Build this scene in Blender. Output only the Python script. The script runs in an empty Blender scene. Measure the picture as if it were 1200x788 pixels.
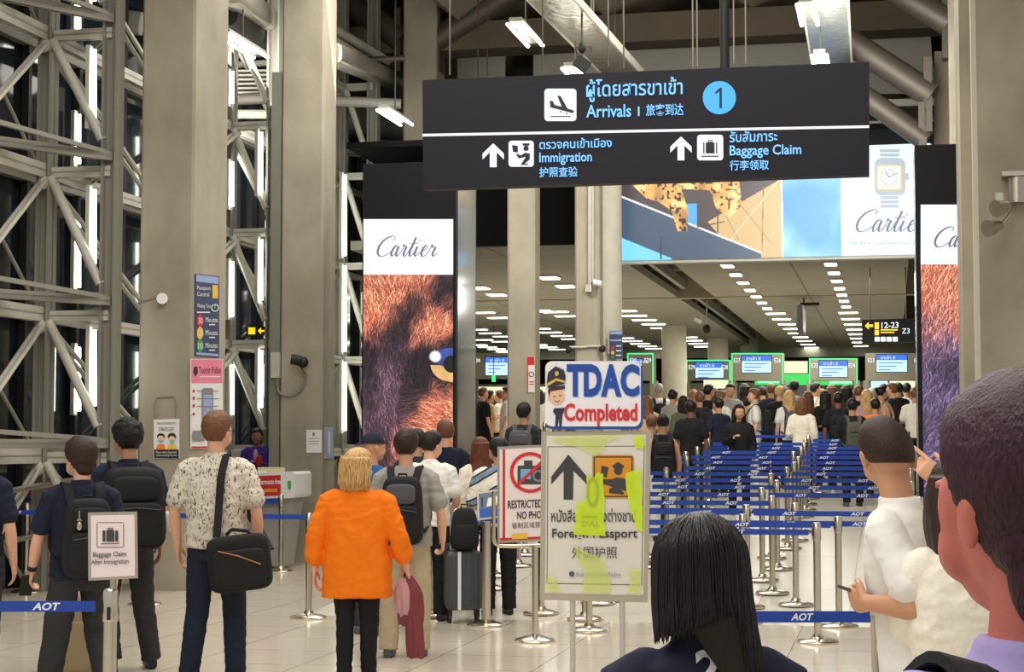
import bpy, bmesh, math, random
import numpy as np
from mathutils import Vector, Matrix, noise
from mathutils.geometry import tessellate_polygon
random.seed(7); RNG = np.random.default_rng(7)
SC = bpy.context.scene; COL = SC.collection
# ---------------------------------------------------------------- camera, world, light, exposure
FPX, HZ, CAMH = 2100.0, 518.0, 1.70            # focal length in px (1200 wide), horizon row, eye height
PITCH = math.atan((HZ-394)/FPX)
cam = bpy.data.objects.new('camera', bpy.data.cameras.new('camera')); COL.objects.link(cam)
cam.location = (0, 0, CAMH); cam.rotation_euler = (math.pi/2+PITCH, 0, 0)
cam.data.sensor_width = 36; cam.data.lens = FPX/1200*36; cam.data.clip_end = 300
cam.data.dof.use_dof = False
SC.camera = cam
vs = SC.view_settings; vs.view_transform = 'Standard'; vs.look = 'None'; vs.gamma = 1; vs.use_curve_mapping = False
vs.exposure = 0.38
W = bpy.data.worlds.new('night_hall_world'); SC.world = W; W.use_nodes = True
W.node_tree.nodes['Background'].inputs[0].default_value = (1.0, .985, .95, 1)
W.node_tree.nodes['Background'].inputs[1].default_value = 0.44
CA = math.atan2((1047-600)/FPX, 1.0)             # azimuth of the building's long axis
CU, CV = Vector((math.cos(CA), -math.sin(CA), 0)), Vector((math.sin(CA), math.cos(CA), 0))
def B(u, v, z=0): return CU*u + CV*v + Vector((0, 0, z))
def area(name, loc, size, sy, power, col, target=None):
    L = bpy.data.lights.new(name, 'AREA'); L.shape = 'RECTANGLE'; L.size = size; L.size_y = sy; L.energy = power; L.color = col
    o = bpy.data.objects.new(name, L); COL.objects.link(o); o.location = loc
    if target is not None: o.rotation_euler = (Vector(target)-Vector(loc)).to_track_quat('-Z', 'Y').to_euler()
    else: o.rotation_euler = (0, 0, -CA)
    return o
WARM = (1, .965, .90)
area('hall_lamp_row', B(-3.0, 3, 7.6), 9, 6, 520, WARM)
area('hall_lamp_row', B(-3.5, 13, 8.4), 9, 6, 620, WARM)
area('hall_lamp_row', B(-4.0, 23, 8.4), 8, 6, 560, WARM)
area('immigration_lamp_row', B(-2.0, 37, 4.75), 4, 8, 420, (1, .95, .82))
area('immigration_lamp_row', B(-10, 40, 4.75), 7, 10, 520, (1, .95, .82))
area('immigration_lamp_row', B(-2.0, 50, 4.75), 4, 8, 420, (1, .95, .82))
area('roof_fill', B(-9.0, 25, 6.9), 3, 3, 110, WARM, B(-6, 34, 10))  # unseen fill added to brighten the roof, no fitting there
area('roof_fill', B(-1.0, 24, 6.2), 3, 3, 200, WARM, B(-1, 34, 10))  # second added fill, aimed up at the roof
# ---------------------------------------------------------------- pixel helpers (1200 x 788 frame)
cp, sp_ = math.cos(PITCH), math.sin(PITCH)
EYE = Vector((0, 0, CAMH))
def ray(px, py):
    a, b = (px-600)/FPX, (394-py)/FPX
    return Vector((a, cp - b*sp_, sp_ + b*cp))
def P(px, py, d):
    r = ray(px, py); return EYE + r*(d/r.y)
def onplane(px, py, p0, n):
    r = ray(px, py); return EYE + r*((p0-EYE).dot(n)/r.dot(n))
def PU(px, py, u): return onplane(px, py, CU*u, CU)
def PV(px, py, v): return onplane(px, py, CV*v, CV)
def PZ(px, py, z=0): return onplane(px, py, Vector((0, 0, z)), Vector((0, 0, 1)))
def uv_of(p): return p.dot(CU), p.dot(CV)
RV0, RV1, RM = 16.9, 33.2, 0.0657
def ground(p):
    u, v = uv_of(p)
    if v < RV0 or (u < -5.7 and v < RV1): return 0.0
    return RM*(min(v, RV1)-RV0)
def spot(px, d):
    """ground point in the column px of the frame at distance d"""
    p = P(px, HZ, d); p.z = 0; p.z = ground(p); return p
# ---------------------------------------------------------------- materials
def lin(c): return tuple((x/12.92 if x <= .04045 else ((x+.055)/1.055)**2.4) for x in c)
def rgb(r, g, b): return lin((r/255, g/255, b/255))
MATS = {}
def mat(name, col, rough=.6, metal=0, emit=None, estr=1, var=0, vscale=6, bump=0, bscale=40, coat=0, stretch=(1, 1, 1), spec=.5):
    if name in MATS: return MATS[name]
    m = bpy.data.materials.new(name); m.use_nodes = True; nt = m.node_tree; N = nt.nodes; b = N['Principled BSDF']
    c = (*col, 1); b.inputs['Base Color'].default_value = c; b.inputs['Roughness'].default_value = rough
    b.inputs['Metallic'].default_value = metal; b.inputs['Coat Weight'].default_value = coat
    b.inputs['Specular IOR Level'].default_value = spec
    if emit: b.inputs['Emission Color'].default_value = (*emit, 1); b.inputs['Emission Strength'].default_value = estr
    if var or bump:
        tc = N.new('ShaderNodeTexCoord'); mp = N.new('ShaderNodeMapping'); mp.inputs['Scale'].default_value = stretch
        nt.links.new(tc.outputs['Object'], mp.inputs[0])
    if var:
        n = N.new('ShaderNodeTexNoise'); n.inputs['Scale'].default_value = vscale; n.inputs['Detail'].default_value = 6
        r = N.new('ShaderNodeMapRange'); r.inputs[1].default_value = .3; r.inputs[2].default_value = .7
        r.inputs[3].default_value = 1-var; r.inputs[4].default_value = 1+var
        mx = N.new('ShaderNodeMix'); mx.data_type = 'RGBA'; mx.blend_type = 'MULTIPLY'; mx.inputs[0].default_value = 1
        mx.inputs[6].default_value = c
        nt.links.new(mp.outputs[0], n.inputs[0]); nt.links.new(n.outputs[0], r.inputs[0])
        nt.links.new(r.outputs[0], mx.inputs[7]); nt.links.new(mx.outputs[2], b.inputs['Base Color'])
    if bump:
        n2 = N.new('ShaderNodeTexNoise'); n2.inputs['Scale'].default_value = bscale; n2.inputs['Detail'].default_value = 4
        bp = N.new('ShaderNodeBump'); bp.inputs['Strength'].default_value = bump; bp.inputs['Distance'].default_value = .02
        nt.links.new(mp.outputs[0], n2.inputs[0]); nt.links.new(n2.outputs[0], bp.inputs['Height']); nt.links.new(bp.outputs[0], b.inputs['Normal'])
    MATS[name] = m; return m
def nodes_of(m): return m.node_tree.nodes, m.node_tree.links, m.node_tree.nodes['Principled BSDF']
CONC = mat('concrete', rgb(160, 152, 134), .85, var=.24, vscale=1.3, bump=.15, bscale=30, stretch=(1, 1, .6))
N_, L_, b_ = nodes_of(CONC)                      # formwork joints and tie-hole stains
CONC_D = mat('roof_concrete', rgb(140, 131, 112), .9, var=.15, vscale=1.2)
STEEL = mat('painted_steel', rgb(188, 185, 172), .45, .0, var=.06)
STEEL_D = mat('grey_steel', rgb(136, 134, 124), .5, .0)
TUBE_D = mat('brown_steel', rgb(84, 78, 70), .5, .4)
CHROME = mat('brushed_chrome', rgb(206, 198, 180), .22, 1)
CHROME_B = mat('satin_steel', rgb(190, 184, 170), .32, 1)
GLASSD = mat('night_glass', rgb(30, 38, 46), .06, 0, var=.3, vscale=.6)
BLACK = mat('black_paint', rgb(20, 20, 20), .6)
BLACKP = mat('black_panel', rgb(17, 16, 20), .5, spec=.3)
SIGNB = mat('sign_face', rgb(26, 25, 34), .5, spec=.25)
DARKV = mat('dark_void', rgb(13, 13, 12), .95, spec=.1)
FOIL = mat('foil', rgb(190, 186, 172), .3, .8, bump=.8, bscale=9)
DUCT = mat('galvanised_duct', rgb(132, 130, 122), .4, .6, var=.1, vscale=3)
WHITE = mat('white_plastic', rgb(232, 232, 236), .5)
LAMPW = mat('lamp_glow', (1, 1, 1), .5, emit=(1, .97, .86), estr=7)
TUBEW = mat('fluorescent_glow', (1, 1, 1), .5, emit=(.97, 1, .88), estr=8)
BELT = mat('blue_belt', rgb(22, 62, 158), .55, bump=.1, bscale=200)
BELTW = mat('belt_print', rgb(225, 230, 240), .6)
def glow(name, col, s): return mat(name, (0, 0, 0), .4, emit=col, estr=s)
TXW = glow('sign_white', rgb(230, 240, 250), 1.0)
TXB = glow('sign_blue', rgb(118, 188, 255), 1.15)
DISCB = glow('sign_disc', rgb(70, 170, 245), 1.0)
# ---------------------------------------------------------------- mesh builder
def frame_from(d, ref=Vector((0, 0, 1))):
    d = d.normalized()
    if abs(d.dot(ref)) > .95: ref = Vector((1, 0, 0))
    s = d.cross(ref).normalized(); return s, s.cross(d).normalized()
class MB:
    def __init__(self): self.v = []; self.f = []; self.mi = []
    def add(self, vs, fs, mi=0):
        o = len(self.v); self.v += [Vector(x) for x in vs]
        for f in fs: self.f.append([i+o for i in f]); self.mi.append(mi)
        return self
    def hexa(self, c, mi=0):                     # 8 corners: bottom 4 ccw, top 4 ccw
        return self.add(c, [(3, 2, 1, 0), (4, 5, 6, 7), (0, 1, 5, 4), (1, 2, 6, 5), (2, 3, 7, 6), (3, 0, 4, 7)], mi)
    def box(self, c, s, X=Vector((1, 0, 0)), Y=Vector((0, 1, 0)), Z=Vector((0, 0, 1)), mi=0):
        c = Vector(c); a, b, h = X*(s[0]/2), Y*(s[1]/2), Z*(s[2]/2)
        return self.hexa([c-a-b-h, c+a-b-h, c+a+b-h, c-a+b-h, c-a-b+h, c+a-b+h, c+a+b+h, c-a+b+h], mi)
    def bbox(self, u0, u1, v0, v1, z0, z1, mi=0):  # box in building axes
        return self.hexa([B(u0, v0, z0), B(u1, v0, z0), B(u1, v1, z0), B(u0, v1, z0), B(u0, v0, z1), B(u1, v0, z1), B(u1, v1, z1), B(u0, v1, z1)], mi)
    def bar(self, p, q, w, h, up=Vector((0, 0, 1)), mi=0):
        p, q = Vector(p), Vector(q); d = (q-p); s, t = frame_from(d, up)
        return self.box((p+q)/2, (w, h, d.length), s, t, d.normalized(), mi)
    def ibeam(self, p, q, w, h, side=None, t=.02, mi=0):
        p, q = Vector(p), Vector(q); d = (q-p).normalized()
        s = side.normalized() if side else frame_from(d)[0]; n = d.cross(s).normalized(); L = (q-p).length; c = (p+q)/2
        self.box(c+s*(w/2-t/2), (t, h, L), s, n, d, mi); self.box(c-s*(w/2-t/2), (t, h, L), s, n, d, mi)
        return self.box(c, (w, t, L), s, n, d, mi)
    def rings(self, secs, cap=True, mi=0):
        n = len(secs[0]); o = len(self.v)
        for r in secs: self.v += [Vector(x) for x in r]
        for k in range(len(secs)-1):
            for i in range(n):
                j = (i+1) % n
                self.f.append([o+k*n+i, o+k*n+j, o+(k+1)*n+j, o+(k+1)*n+i]); self.mi.append(mi)
        if cap:
            self.f.append([o+i for i in reversed(range(n))]); self.mi.append(mi)
            self.f.append([o+(len(secs)-1)*n+i for i in range(n)]); self.mi.append(mi)
        return self
    def tube(self, pts, r, n=10, mi=0, round_=False):
        pts = [Vector(p) for p in pts]; rs = list(r) if hasattr(r, '__len__') else [r]*len(pts)
        T = [(pts[min(i+1, len(pts)-1)]-pts[max(i-1, 0)]).normalized() for i in range(len(pts))]
        s, t = frame_from(T[0]); secs = []
        if round_:
            secs += self._cap(pts[0], -T[0], s, t, rs[0], n, True)
        for i, p in enumerate(pts):
            s = (s - T[i]*s.dot(T[i])).normalized(); t = s.cross(T[i]).normalized()
            secs.append([p + s*(rs[i]*math.cos(2*math.pi*k/n)) + t*(rs[i]*math.sin(2*math.pi*k/n)) for k in range(n)])
        if round_: secs += self._cap(pts[-1], T[-1], s, t, rs[-1], n, False)
        return self.rings(secs, True, mi)
    def _cap(self, p, d, s, t, r, n, rev):
        out = []
        for a in (.4, .75, .97):
            rr = r*math.sqrt(1-a*a); out.append([p+d*(r*a)+s*(rr*math.cos(2*math.pi*k/n))+t*(rr*math.sin(2*math.pi*k/n)) for k in range(n)])
        return out[::-1] if rev else out
    def ell(self, secs, n=20, e=2.0, mi=0):      # horizontal (super)ellipse sections: (cx, cy, z, rx, ry)
        out = []
        for cx, cy, z, rx, ry in secs:
            r = []
            for k in range(n):
                a = 2*math.pi*k/n; c, s = math.cos(a), math.sin(a)
                r.append((cx+rx*math.copysign(abs(c)**(2/e), c), cy+ry*math.copysign(abs(s)**(2/e), s), z))
            out.append(r)
        return self.rings(out, True, mi)
    def lathe(self, prof, c=(0, 0, 0), n=24, mi=0):
        c = Vector(c)
        return self.rings([[c+Vector((r*math.cos(2*math.pi*k/n), r*math.sin(2*math.pi*k/n), z)) for k in range(n)] for r, z in prof], True, mi)
    def blob(self, c, r, n=14, M=None, mi=0):
        c = Vector(c); secs = []
        for i in range(n//2+1):
            th = math.pi*(i+.02*(i == 0)-.02*(i == n//2))/(n//2); z = -math.cos(th); q = max(math.sin(th), .03)
            ring = [Vector((r[0]*q*math.cos(2*math.pi*k/n), r[1]*q*math.sin(2*math.pi*k/n), r[2]*z)) for k in range(n)]
            secs.append([c+(M @ x if M else x) for x in ring])
        return self.rings(secs, True, mi)
    def prism(self, pts, off, mi=0):             # polygon (3-D points) extruded by vector off
        n = len(pts); pts = [Vector(p) for p in pts]; o = len(self.v); self.v += pts+[p+off for p in pts]
        tr = tessellate_polygon([pts])
        for a in tr:
            self.f.append([o+i for i in a]); self.f.append([o+n+i for i in reversed(a)]); self.mi += [mi, mi]
        for i in range(n):
            j = (i+1) % n; self.f.append([o+i, o+j, o+n+j, o+n+i]); self.mi.append(mi)
        return self
    def data(self, name):
        me = bpy.data.meshes.new(name); me.from_pydata([tuple(x) for x in self.v], [], self.f); me.update(); return me
    def build(self, name, mats, parent=None, world=True, smooth=None, fix=True, loc=None):
        me = bpy.data.meshes.new(name); V = self.v
        if parent is not None and world:
            Mi = PM[parent.name].inverted(); V = [Mi @ x for x in V]
        elif parent is None and world:
            xs = [x.x for x in V]; ys = [x.y for x in V]; zs = [x.z for x in V]
            loc = Vector(((min(xs)+max(xs))/2, (min(ys)+max(ys))/2, min(zs))); V = [x-loc for x in V]
        me.from_pydata([tuple(x) for x in V], [], self.f); me.update()
        return link(name, me, mats, parent, self.mi, smooth, fix, loc)
PM = {}
def link(name, me, mats, parent=None, mi=None, smooth=None, fix=True, loc=None):
    if not isinstance(mats, (list, tuple)): mats = [mats]
    for m in mats: me.materials.append(m)
    if mi and len(mats) > 1: me.polygons.foreach_set('material_index', mi)
    if fix:
        bm = bmesh.new(); bm.from_mesh(me); bmesh.ops.recalc_face_normals(bm, faces=bm.faces); bm.to_mesh(me); bm.free()
    if smooth is not None:
        me.shade_smooth(); me.set_sharp_from_angle(angle=math.radians(smooth))
    o = bpy.data.objects.new(name, me); COL.objects.link(o)
    if loc is not None: o.location = loc
    if parent is not None:
        o.parent = parent; PM[o.name] = PM[parent.name].copy()
    else: PM[o.name] = Matrix.Translation(loc) if loc is not None else Matrix.Identity(4)
    return o
def tag(o, label, cat, group=None, kind=None):
    o['label'] = label; o['category'] = cat
    if group: o['group'] = group
    if kind: o['kind'] = kind
    return o
def struct(o, label, cat='structure'): return tag(o, label, cat, None, 'structure')
def thing(name, loc, rz, label, cat, group=None):
    o = bpy.data.objects.new(name, None); COL.objects.link(o); o.empty_display_size = .1
    o.location = loc; o.rotation_euler = (0, 0, rz); PM[o.name] = Matrix.Translation(Vector(loc)) @ Matrix.Rotation(rz, 4, 'Z')
    return tag(o, label, cat, group)
KIDS = {}
def copy_tree(o, parent=None, loc=None, rz=None, label=None, group=None, kids=None):
    c = o.copy(); COL.objects.link(c)
    if parent is not None: c.parent = parent
    for ch in [x for x in o.children]:
        copy_tree(ch, c)
    if parent is None:
        c.location = loc
        if rz is not None: c.rotation_euler = (0, 0, rz)
        PM[c.name] = Matrix.Translation(Vector(loc)) @ Matrix.Rotation(c.rotation_euler[2], 4, 'Z')
        if label: c['label'] = label
        if group: c['group'] = group
    return c
# ---------------------------------------------------------------- flat lettering and pictograms on real planes
TXT = {}
def text_geo(s, shear=0, bold=0, space=1.0):
    key = (s, shear, bold, space)
    if key in TXT: return TXT[key]
    cu = bpy.data.curves.new('t', 'FONT'); cu.body = s; cu.shear = shear; cu.offset = bold; cu.resolution_u = 3; cu.space_character = space
    o = bpy.data.objects.new('t', cu); COL.objects.link(o); dg = bpy.context.evaluated_depsgraph_get(); dg.update()
    me = bpy.data.meshes.new_from_object(o.evaluated_get(dg))
    vs = [(v.co.x, v.co.y) for v in me.vertices]; fs = [list(p.vertices) for p in me.polygons]
    bpy.data.objects.remove(o); bpy.data.curves.remove(cu); bpy.data.meshes.remove(me)
    TXT[key] = (vs, fs); return vs, fs
class Board:
    """A flat thing at a real plane through p0 with normal n; marks are given in the 1200 x 788 frame and land on that plane."""
    def __init__(self, p0, n, parent): self.p0, self.n, self.parent = Vector(p0), n.normalized(), parent; self.k = 0; self.mb = MB()
    def pt(self, x, y, off=0): return onplane(x, y, self.p0+self.n*off, self.n)
    def lay(self): self.k += 1; return .002+.0006*self.k
    def poly(self, pts, o=None):
        o = self.lay() if o is None else o; P3 = [self.pt(x, y, o) for x, y in pts]
        tr = tessellate_polygon([[Vector((x, y, 0)) for x, y in pts]]); self.mb.add(P3, [list(t) for t in tr]); return self
    def rect(self, x0, y0, x1, y1): return self.poly([(x0, y0), (x1, y0), (x1, y1), (x0, y1)])
    def rrect(self, x0, y0, x1, y1, r, n=5): return self.poly(rr(x0, y0, x1, y1, r, n))
    def disc(self, cx, cy, rx, ry=None, n=28):
        ry = ry or rx; return self.poly([(cx+rx*math.cos(2*math.pi*i/n), cy+ry*math.sin(2*math.pi*i/n)) for i in range(n)])
    def ring(self, cx, cy, r, w, n=36):
        o = self.lay()
        for i in range(n):
            a, b = 2*math.pi*i/n, 2*math.pi*(i+1)/n
            self.poly([(cx+q*math.cos(t), cy+q*math.sin(t)) for q, t in ((r, a), (r, b), (r-w, b), (r-w, a))], o)
        return self
    def frame(self, x0, y0, x1, y1, w):
        o = self.lay()
        for q in ((x0, y0, x1, y0+w), (x0, y1-w, x1, y1), (x0, y0+w, x0+w, y1-w), (x1-w, y0+w, x1, y1-w)):
            self.poly([(q[0], q[1]), (q[2], q[1]), (q[2], q[3]), (q[0], q[3])], o)
        return self
    def line(self, pts, w):
        o = self.lay(); ws = w if hasattr(w, '__len__') else [w]*len(pts)
        L, R = [], []
        for i, (x, y) in enumerate(pts):
            a, b = pts[max(i-1, 0)], pts[min(i+1, len(pts)-1)]; dx, dy = b[0]-a[0], b[1]-a[1]; l = math.hypot(dx, dy) or 1
            nx, ny = -dy/l*ws[i]/2, dx/l*ws[i]/2; L.append((x+nx, y+ny)); R.append((x-nx, y-ny))
        for i in range(len(pts)-1): self.poly([L[i], L[i+1], R[i+1], R[i]], o)
        return self
    def text(self, s, x0, y0, x1, y1, slope=0, shear=0, bold=0, space=1.0):   # bounding box of the glyphs in frame pixels
        vs, fs = text_geo(s, shear, bold, space); o = self.lay()
        xs = [v[0] for v in vs]; ys = [v[1] for v in vs]; ax, bx, ay, by = min(xs), max(xs), min(ys), max(ys)
        q = []
        for x, y in vs:
            X = x0+(x-ax)/(bx-ax)*(x1-x0); q.append(self.pt(X, y1-(y-ay)/(by-ay or 1)*(y1-y0)+slope*(X-x0), o))
        self.mb.add(q, fs); return self
    def flush(self, name, m, label=None):
        o = self.mb.build(name, m, self.parent, True, None, False); self.mb = MB()
        if label: o['label'] = label
        return o
    def slab(self, pts, t): # solid board behind the face plane
        return MB().prism([self.pt(x, y) for x, y in pts], -self.n*t)
def rr(x0, y0, x1, y1, r, n=5):
    out = []
    for cx, cy, a0 in ((x1-r, y0+r, -90), (x1-r, y1-r, 0), (x0+r, y1-r, 90), (x0+r, y0+r, 180)):
        for i in range(n+1):
            a = math.radians(a0+90*i/n); out.append((cx+r*math.cos(a), cy+r*math.sin(a)))
    return out
def smooth_path(pts, n=6):
    out = []
    for i in range(len(pts)-1):
        p0, p1, p2, p3 = pts[max(i-1, 0)], pts[i], pts[i+1], pts[min(i+2, len(pts)-1)]
        for k in range(n):
            t = k/n; out.append(tuple(.5*((2*p1[j])+(-p0[j]+p2[j])*t+(2*p0[j]-5*p1[j]+4*p2[j]-p3[j])*t*t+(-p0[j]+3*p1[j]-3*p2[j]+p3[j])*t**3) for j in range(len(p1))))
    out.append(tuple(pts[-1])); return out
# script wordmark: strokes in a unit box (x 0..1 along the word, y 0 at the baseline, 1 at the capital's top)
SCRIPT = [
 [(.235,.80),(.262,.90),(.235,1.0),(.17,.97),(.09,.80),(.035,.52),(.03,.22),(.075,.03),(.14,.03),(.21,.16),(.26,.30)],
 [(.345,.50),(.315,.55),(.275,.42),(.255,.18),(.275,.03),(.31,.12),(.345,.42),(.35,.50),(.335,.20),(.35,.03),(.385,.12),(.43,.40)],
 [(.43,.40),(.425,.60),(.44,.52),(.475,.50),(.47,.40),(.455,.15),(.475,.03),(.51,.12),(.56,.55)],
 [(.60,.95),(.575,.60),(.55,.20),(.565,.03),(.60,.10),(.65,.45)],
 [(.525,.62),(.58,.64),(.66,.68)],
 [(.655,.50),(.635,.18),(.65,.03),(.69,.12),(.735,.25)],
 [(.672,.80),(.676,.78),(.68,.82)],
 [(.735,.25),(.80,.38),(.815,.50),(.79,.55),(.755,.42),(.74,.18),(.765,.03),(.81,.06),(.86,.30)],
 [(.86,.30),(.885,.58),(.895,.48),(.945,.46),(.94,.36),(.925,.15),(.94,.03),(.965,.06),(1.0,.18)]]
def script(bd, x0, yb, x1, yt, w):
    for s in SCRIPT:
        pts = [(x0+(px*.94-.01+py*.07)*(x1-x0), yb-py*(yb-yt)) for px, py in smooth_path(s, 6)]
        ws = []
        for i in range(len(pts)):
            a, b = pts[max(i-1, 0)], pts[min(i+1, len(pts)-1)]; dx, dy = b[0]-a[0], b[1]-a[1]; l = math.hypot(dx, dy) or 1
            ws.append(w*(.45+.75*max(0, dy/l)))
        bd.line(pts, ws)
    return bd
# ---------------------------------------------------------------- painted screens: a colour per grid point
def vcol_mat(name, s, rough=.3):
    m = bpy.data.materials.new(name); m.use_nodes = True; N, Lk, b = nodes_of(m)
    a = N.new('ShaderNodeAttribute'); a.attribute_name = 'pic'
    b.inputs['Base Color'].default_value = (.01, .01, .01, 1); b.inputs['Roughness'].default_value = rough
    Lk.new(a.outputs['Color'], b.inputs['Emission Color']); b.inputs['Emission Strength'].default_value = s
    return m
def picture(name, img, c00, c10, c11, c01, m, parent):   # img rows from the top, sRGB 0..1; corners tl, tr, br, bl
    h, w = img.shape[:2]; vs = []
    for j in range(h):
        t = j/(h-1)
        for i in range(w):
            s = i/(w-1); vs.append((c00*(1-s)+c10*s)*(1-t)+(c01*(1-s)+c11*s)*t)
    fs = [[j*w+i, (j+1)*w+i, (j+1)*w+i+1, j*w+i+1] for j in range(h-1) for i in range(w-1)]
    mb = MB(); mb.v = vs; mb.f = fs; mb.mi = [0]*len(fs); o = mb.build(name, m, parent, True, None, False)
    at = o.data.color_attributes.new('pic', 'FLOAT_COLOR', 'POINT')
    L = np.where(img <= .04045, img/12.92, ((np.clip(img, 0, 1)+.055)/1.055)**2.4)
    at.data.foreach_set('color', np.concatenate([L, np.ones((h, w, 1))], 2).astype(np.float32).ravel()); return o
def pfill(img, pts, col, sx=1, sy=1, ox=0, oy=0):
    h, w = img.shape[:2]; Y, X = np.mgrid[0:h, 0:w]; X = X+.5; Y = Y+.5; ins = np.zeros((h, w), bool); q = [((x-ox)*sx, (y-oy)*sy) for x, y in pts]
    for i in range(len(q)):
        (x1, y1), (x2, y2) = q[i], q[i-1]
        if y1 == y2: continue
        ins ^= ((y1 > Y) != (y2 > Y)) & (X < (x2-x1)*(Y-y1)/(y2-y1)+x1)
    img[ins] = np.array(col)/255; return ins
def vnoise(h, w, cell, seed):
    r = np.random.default_rng(seed); g = r.random((int(h/cell)+3, int(w/cell)+3)); Y, X = np.mgrid[0:h, 0:w]/cell
    yi, xi = Y.astype(int), X.astype(int); fy, fx = Y-yi, X-xi; fy = fy*fy*(3-2*fy); fx = fx*fx*(3-2*fx)
    return (g[yi, xi]*(1-fx)+g[yi, xi+1]*fx)*(1-fy)+(g[yi+1, xi]*(1-fx)+g[yi+1, xi+1]*fx)*fy
# ================================================================ floor, ramp, ceilings, roof
def tile_mat(name, col, mortar, sx, sy, rough, mort=.006, var=.03, off=0.0):
    m = bpy.data.materials.new(name); m.use_nodes = True; N, Lk, b = nodes_of(m)
    tc = N.new('ShaderNodeTexCoord'); mp = N.new('ShaderNodeMapping'); mp.inputs['Rotation'].default_value = (0, 0, CA)
    br = N.new('ShaderNodeTexBrick'); br.offset = off; br.inputs['Scale'].default_value = 1; br.inputs['Brick Width'].default_value = sx
    br.inputs['Row Height'].default_value = sy; br.inputs['Mortar Size'].default_value = mort
    br.inputs['Color1'].default_value = (*[c*(1-var) for c in col], 1); br.inputs['Color2'].default_value = (*[c*(1+var) for c in col], 1)
    br.inputs['Mortar'].default_value = (*mortar, 1)
    Lk.new(tc.outputs['Object'], mp.inputs[0]); Lk.new(mp.outputs[0], br.inputs[0]); Lk.new(br.outputs[0], b.inputs['Base Color'])
    b.inputs['Roughness'].default_value = rough; return m
RAMPM = tile_mat('ramp_tiles', rgb(205, 198, 182), rgb(150, 140, 124), .9, .9, .3)
FLOORM = tile_mat('polished_floor_tiles', rgb(214, 203, 184), rgb(150, 140, 124), .9, .9, .14)
CEILM = tile_mat('ceiling_panels', rgb(140, 137, 124), rgb(92, 89, 80), 2.4, .32, .75, .02, .05)
o = MB().box((0, 30, -.1), (90, 100, .2)).build('floor', FLOORM); struct(o, 'polished cream tiled floor of the arrivals hall', 'floor')
r = MB(); u0, u1 = -5.65, 9
r.hexa([B(u0, RV0, -.05), B(u1, RV0, -.05), B(u1, RV1, -.05), B(u0, RV1, -.05), B(u0, RV0, .0), B(u1, RV0, .0), B(u1, RV1, RM*(RV1-RV0)), B(u0, RV1, RM*(RV1-RV0))])
r.bbox(-24, 9, RV1, 64, -.05, RM*(RV1-RV0))
o = r.build('floor_ramp', RAMPM); struct(o, 'gently rising cream floor under the queue barriers', 'floor')
HC = 4.92
GU0 = uv_of(PZ(222, 693, 0))[0]-2.15
def vz(px, py, z): return uv_of(PZ(px, py, z))
vl = vz(590, 289, HC)[1]; vr = vz(900, 304, HC)[1]
ug0 = vz(745, 316, HC)[0]; ug1 = vz(800, 318, HC)[0]; ur = vz(1064, 312, HC)[0]
o = MB().bbox(-8.9, ug0, vl, 34.3, HC, HC+.15).bbox(-24, ug0, 34.3, 62, HC, HC+.15).build('ceiling', CEILM); struct(o, 'grey slatted low ceiling over the left of the immigration hall', 'ceiling')
o = MB().bbox(ug1, ur, vr, 62, HC, HC+.15).build('ceiling_panel', CEILM); struct(o, 'grey slatted low ceiling strip below the wide billboard', 'ceiling')
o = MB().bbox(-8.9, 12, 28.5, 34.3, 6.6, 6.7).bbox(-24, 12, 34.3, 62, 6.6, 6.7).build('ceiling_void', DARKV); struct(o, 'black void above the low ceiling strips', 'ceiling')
m = MB()
for k in range(9):
    m.bbox(ug0-.3, ug1+.3, 31+k*3.2, 31.12+k*3.2, 5.3, 5.5); 
m.bbox(ug0+.1, ug0+.2, 30, 62, 5.1, 5.3)
o = m.build('ceiling_hanger_frame', STEEL_D); struct(o, 'dark steel hangers in the gap between the ceiling strips', 'ceiling')
o = MB().bbox(-24, 12, 61.5, 62, 0, 7).build('wall_back', mat('back_wall', rgb(150, 150, 132), .8)); struct(o, 'pale back wall behind the passport booths', 'wall')
o = MB().bbox(-24.2, -24, 34.3, 62, 0, 7).build('wall_left', mat('hall_wall', rgb(92, 90, 80), .9)); struct(o, 'plain side wall of the immigration hall', 'wall')
o = MB().bbox(9, 9.3, 24, 62, 0, 11).build('wall_right', CONC_D); struct(o, 'concrete side wall beyond the right screen tower', 'wall')
# dark fascia with a duct above the low ceiling on the left
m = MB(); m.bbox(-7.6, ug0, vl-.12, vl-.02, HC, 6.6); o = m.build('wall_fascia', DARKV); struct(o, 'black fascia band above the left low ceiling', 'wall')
m = MB(); p, q = P(640, 205, 30.5), P(560, 212, 30.5)
m.tube([P(566, 243, 30), P(590, 240, 30), P(660, 236, 30)], .42, 20); o = m.build('black_duct', BLACK, smooth=40); tag(o, 'black round air duct above the left low ceiling', 'duct')
m = MB(); m.box(P(655, 236, 29.3), (.25, .3, 1.0), CU, CV); m.box(P(645, 236, 29.3), (.08, .2, 1.0), CU, CV); m.box(P(639, 236, 29.3), (.06, .2, 1.0), CU, CV)
o = m.build('wall_bracket', STEEL); struct(o, 'pale steel bracket by the black duct', 'bracket')
o = MB().bbox(-24, GU0-.1, 34.3, 34.5, HC, 10.2).bbox(-24, GU0-.4, 34.25, 34.3, 0, HC).build('wall_return', mat('hall_wall', rgb(92, 90, 80), .9)); struct(o, 'wall closing the facade end beside the passport hall', 'wall')
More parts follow.
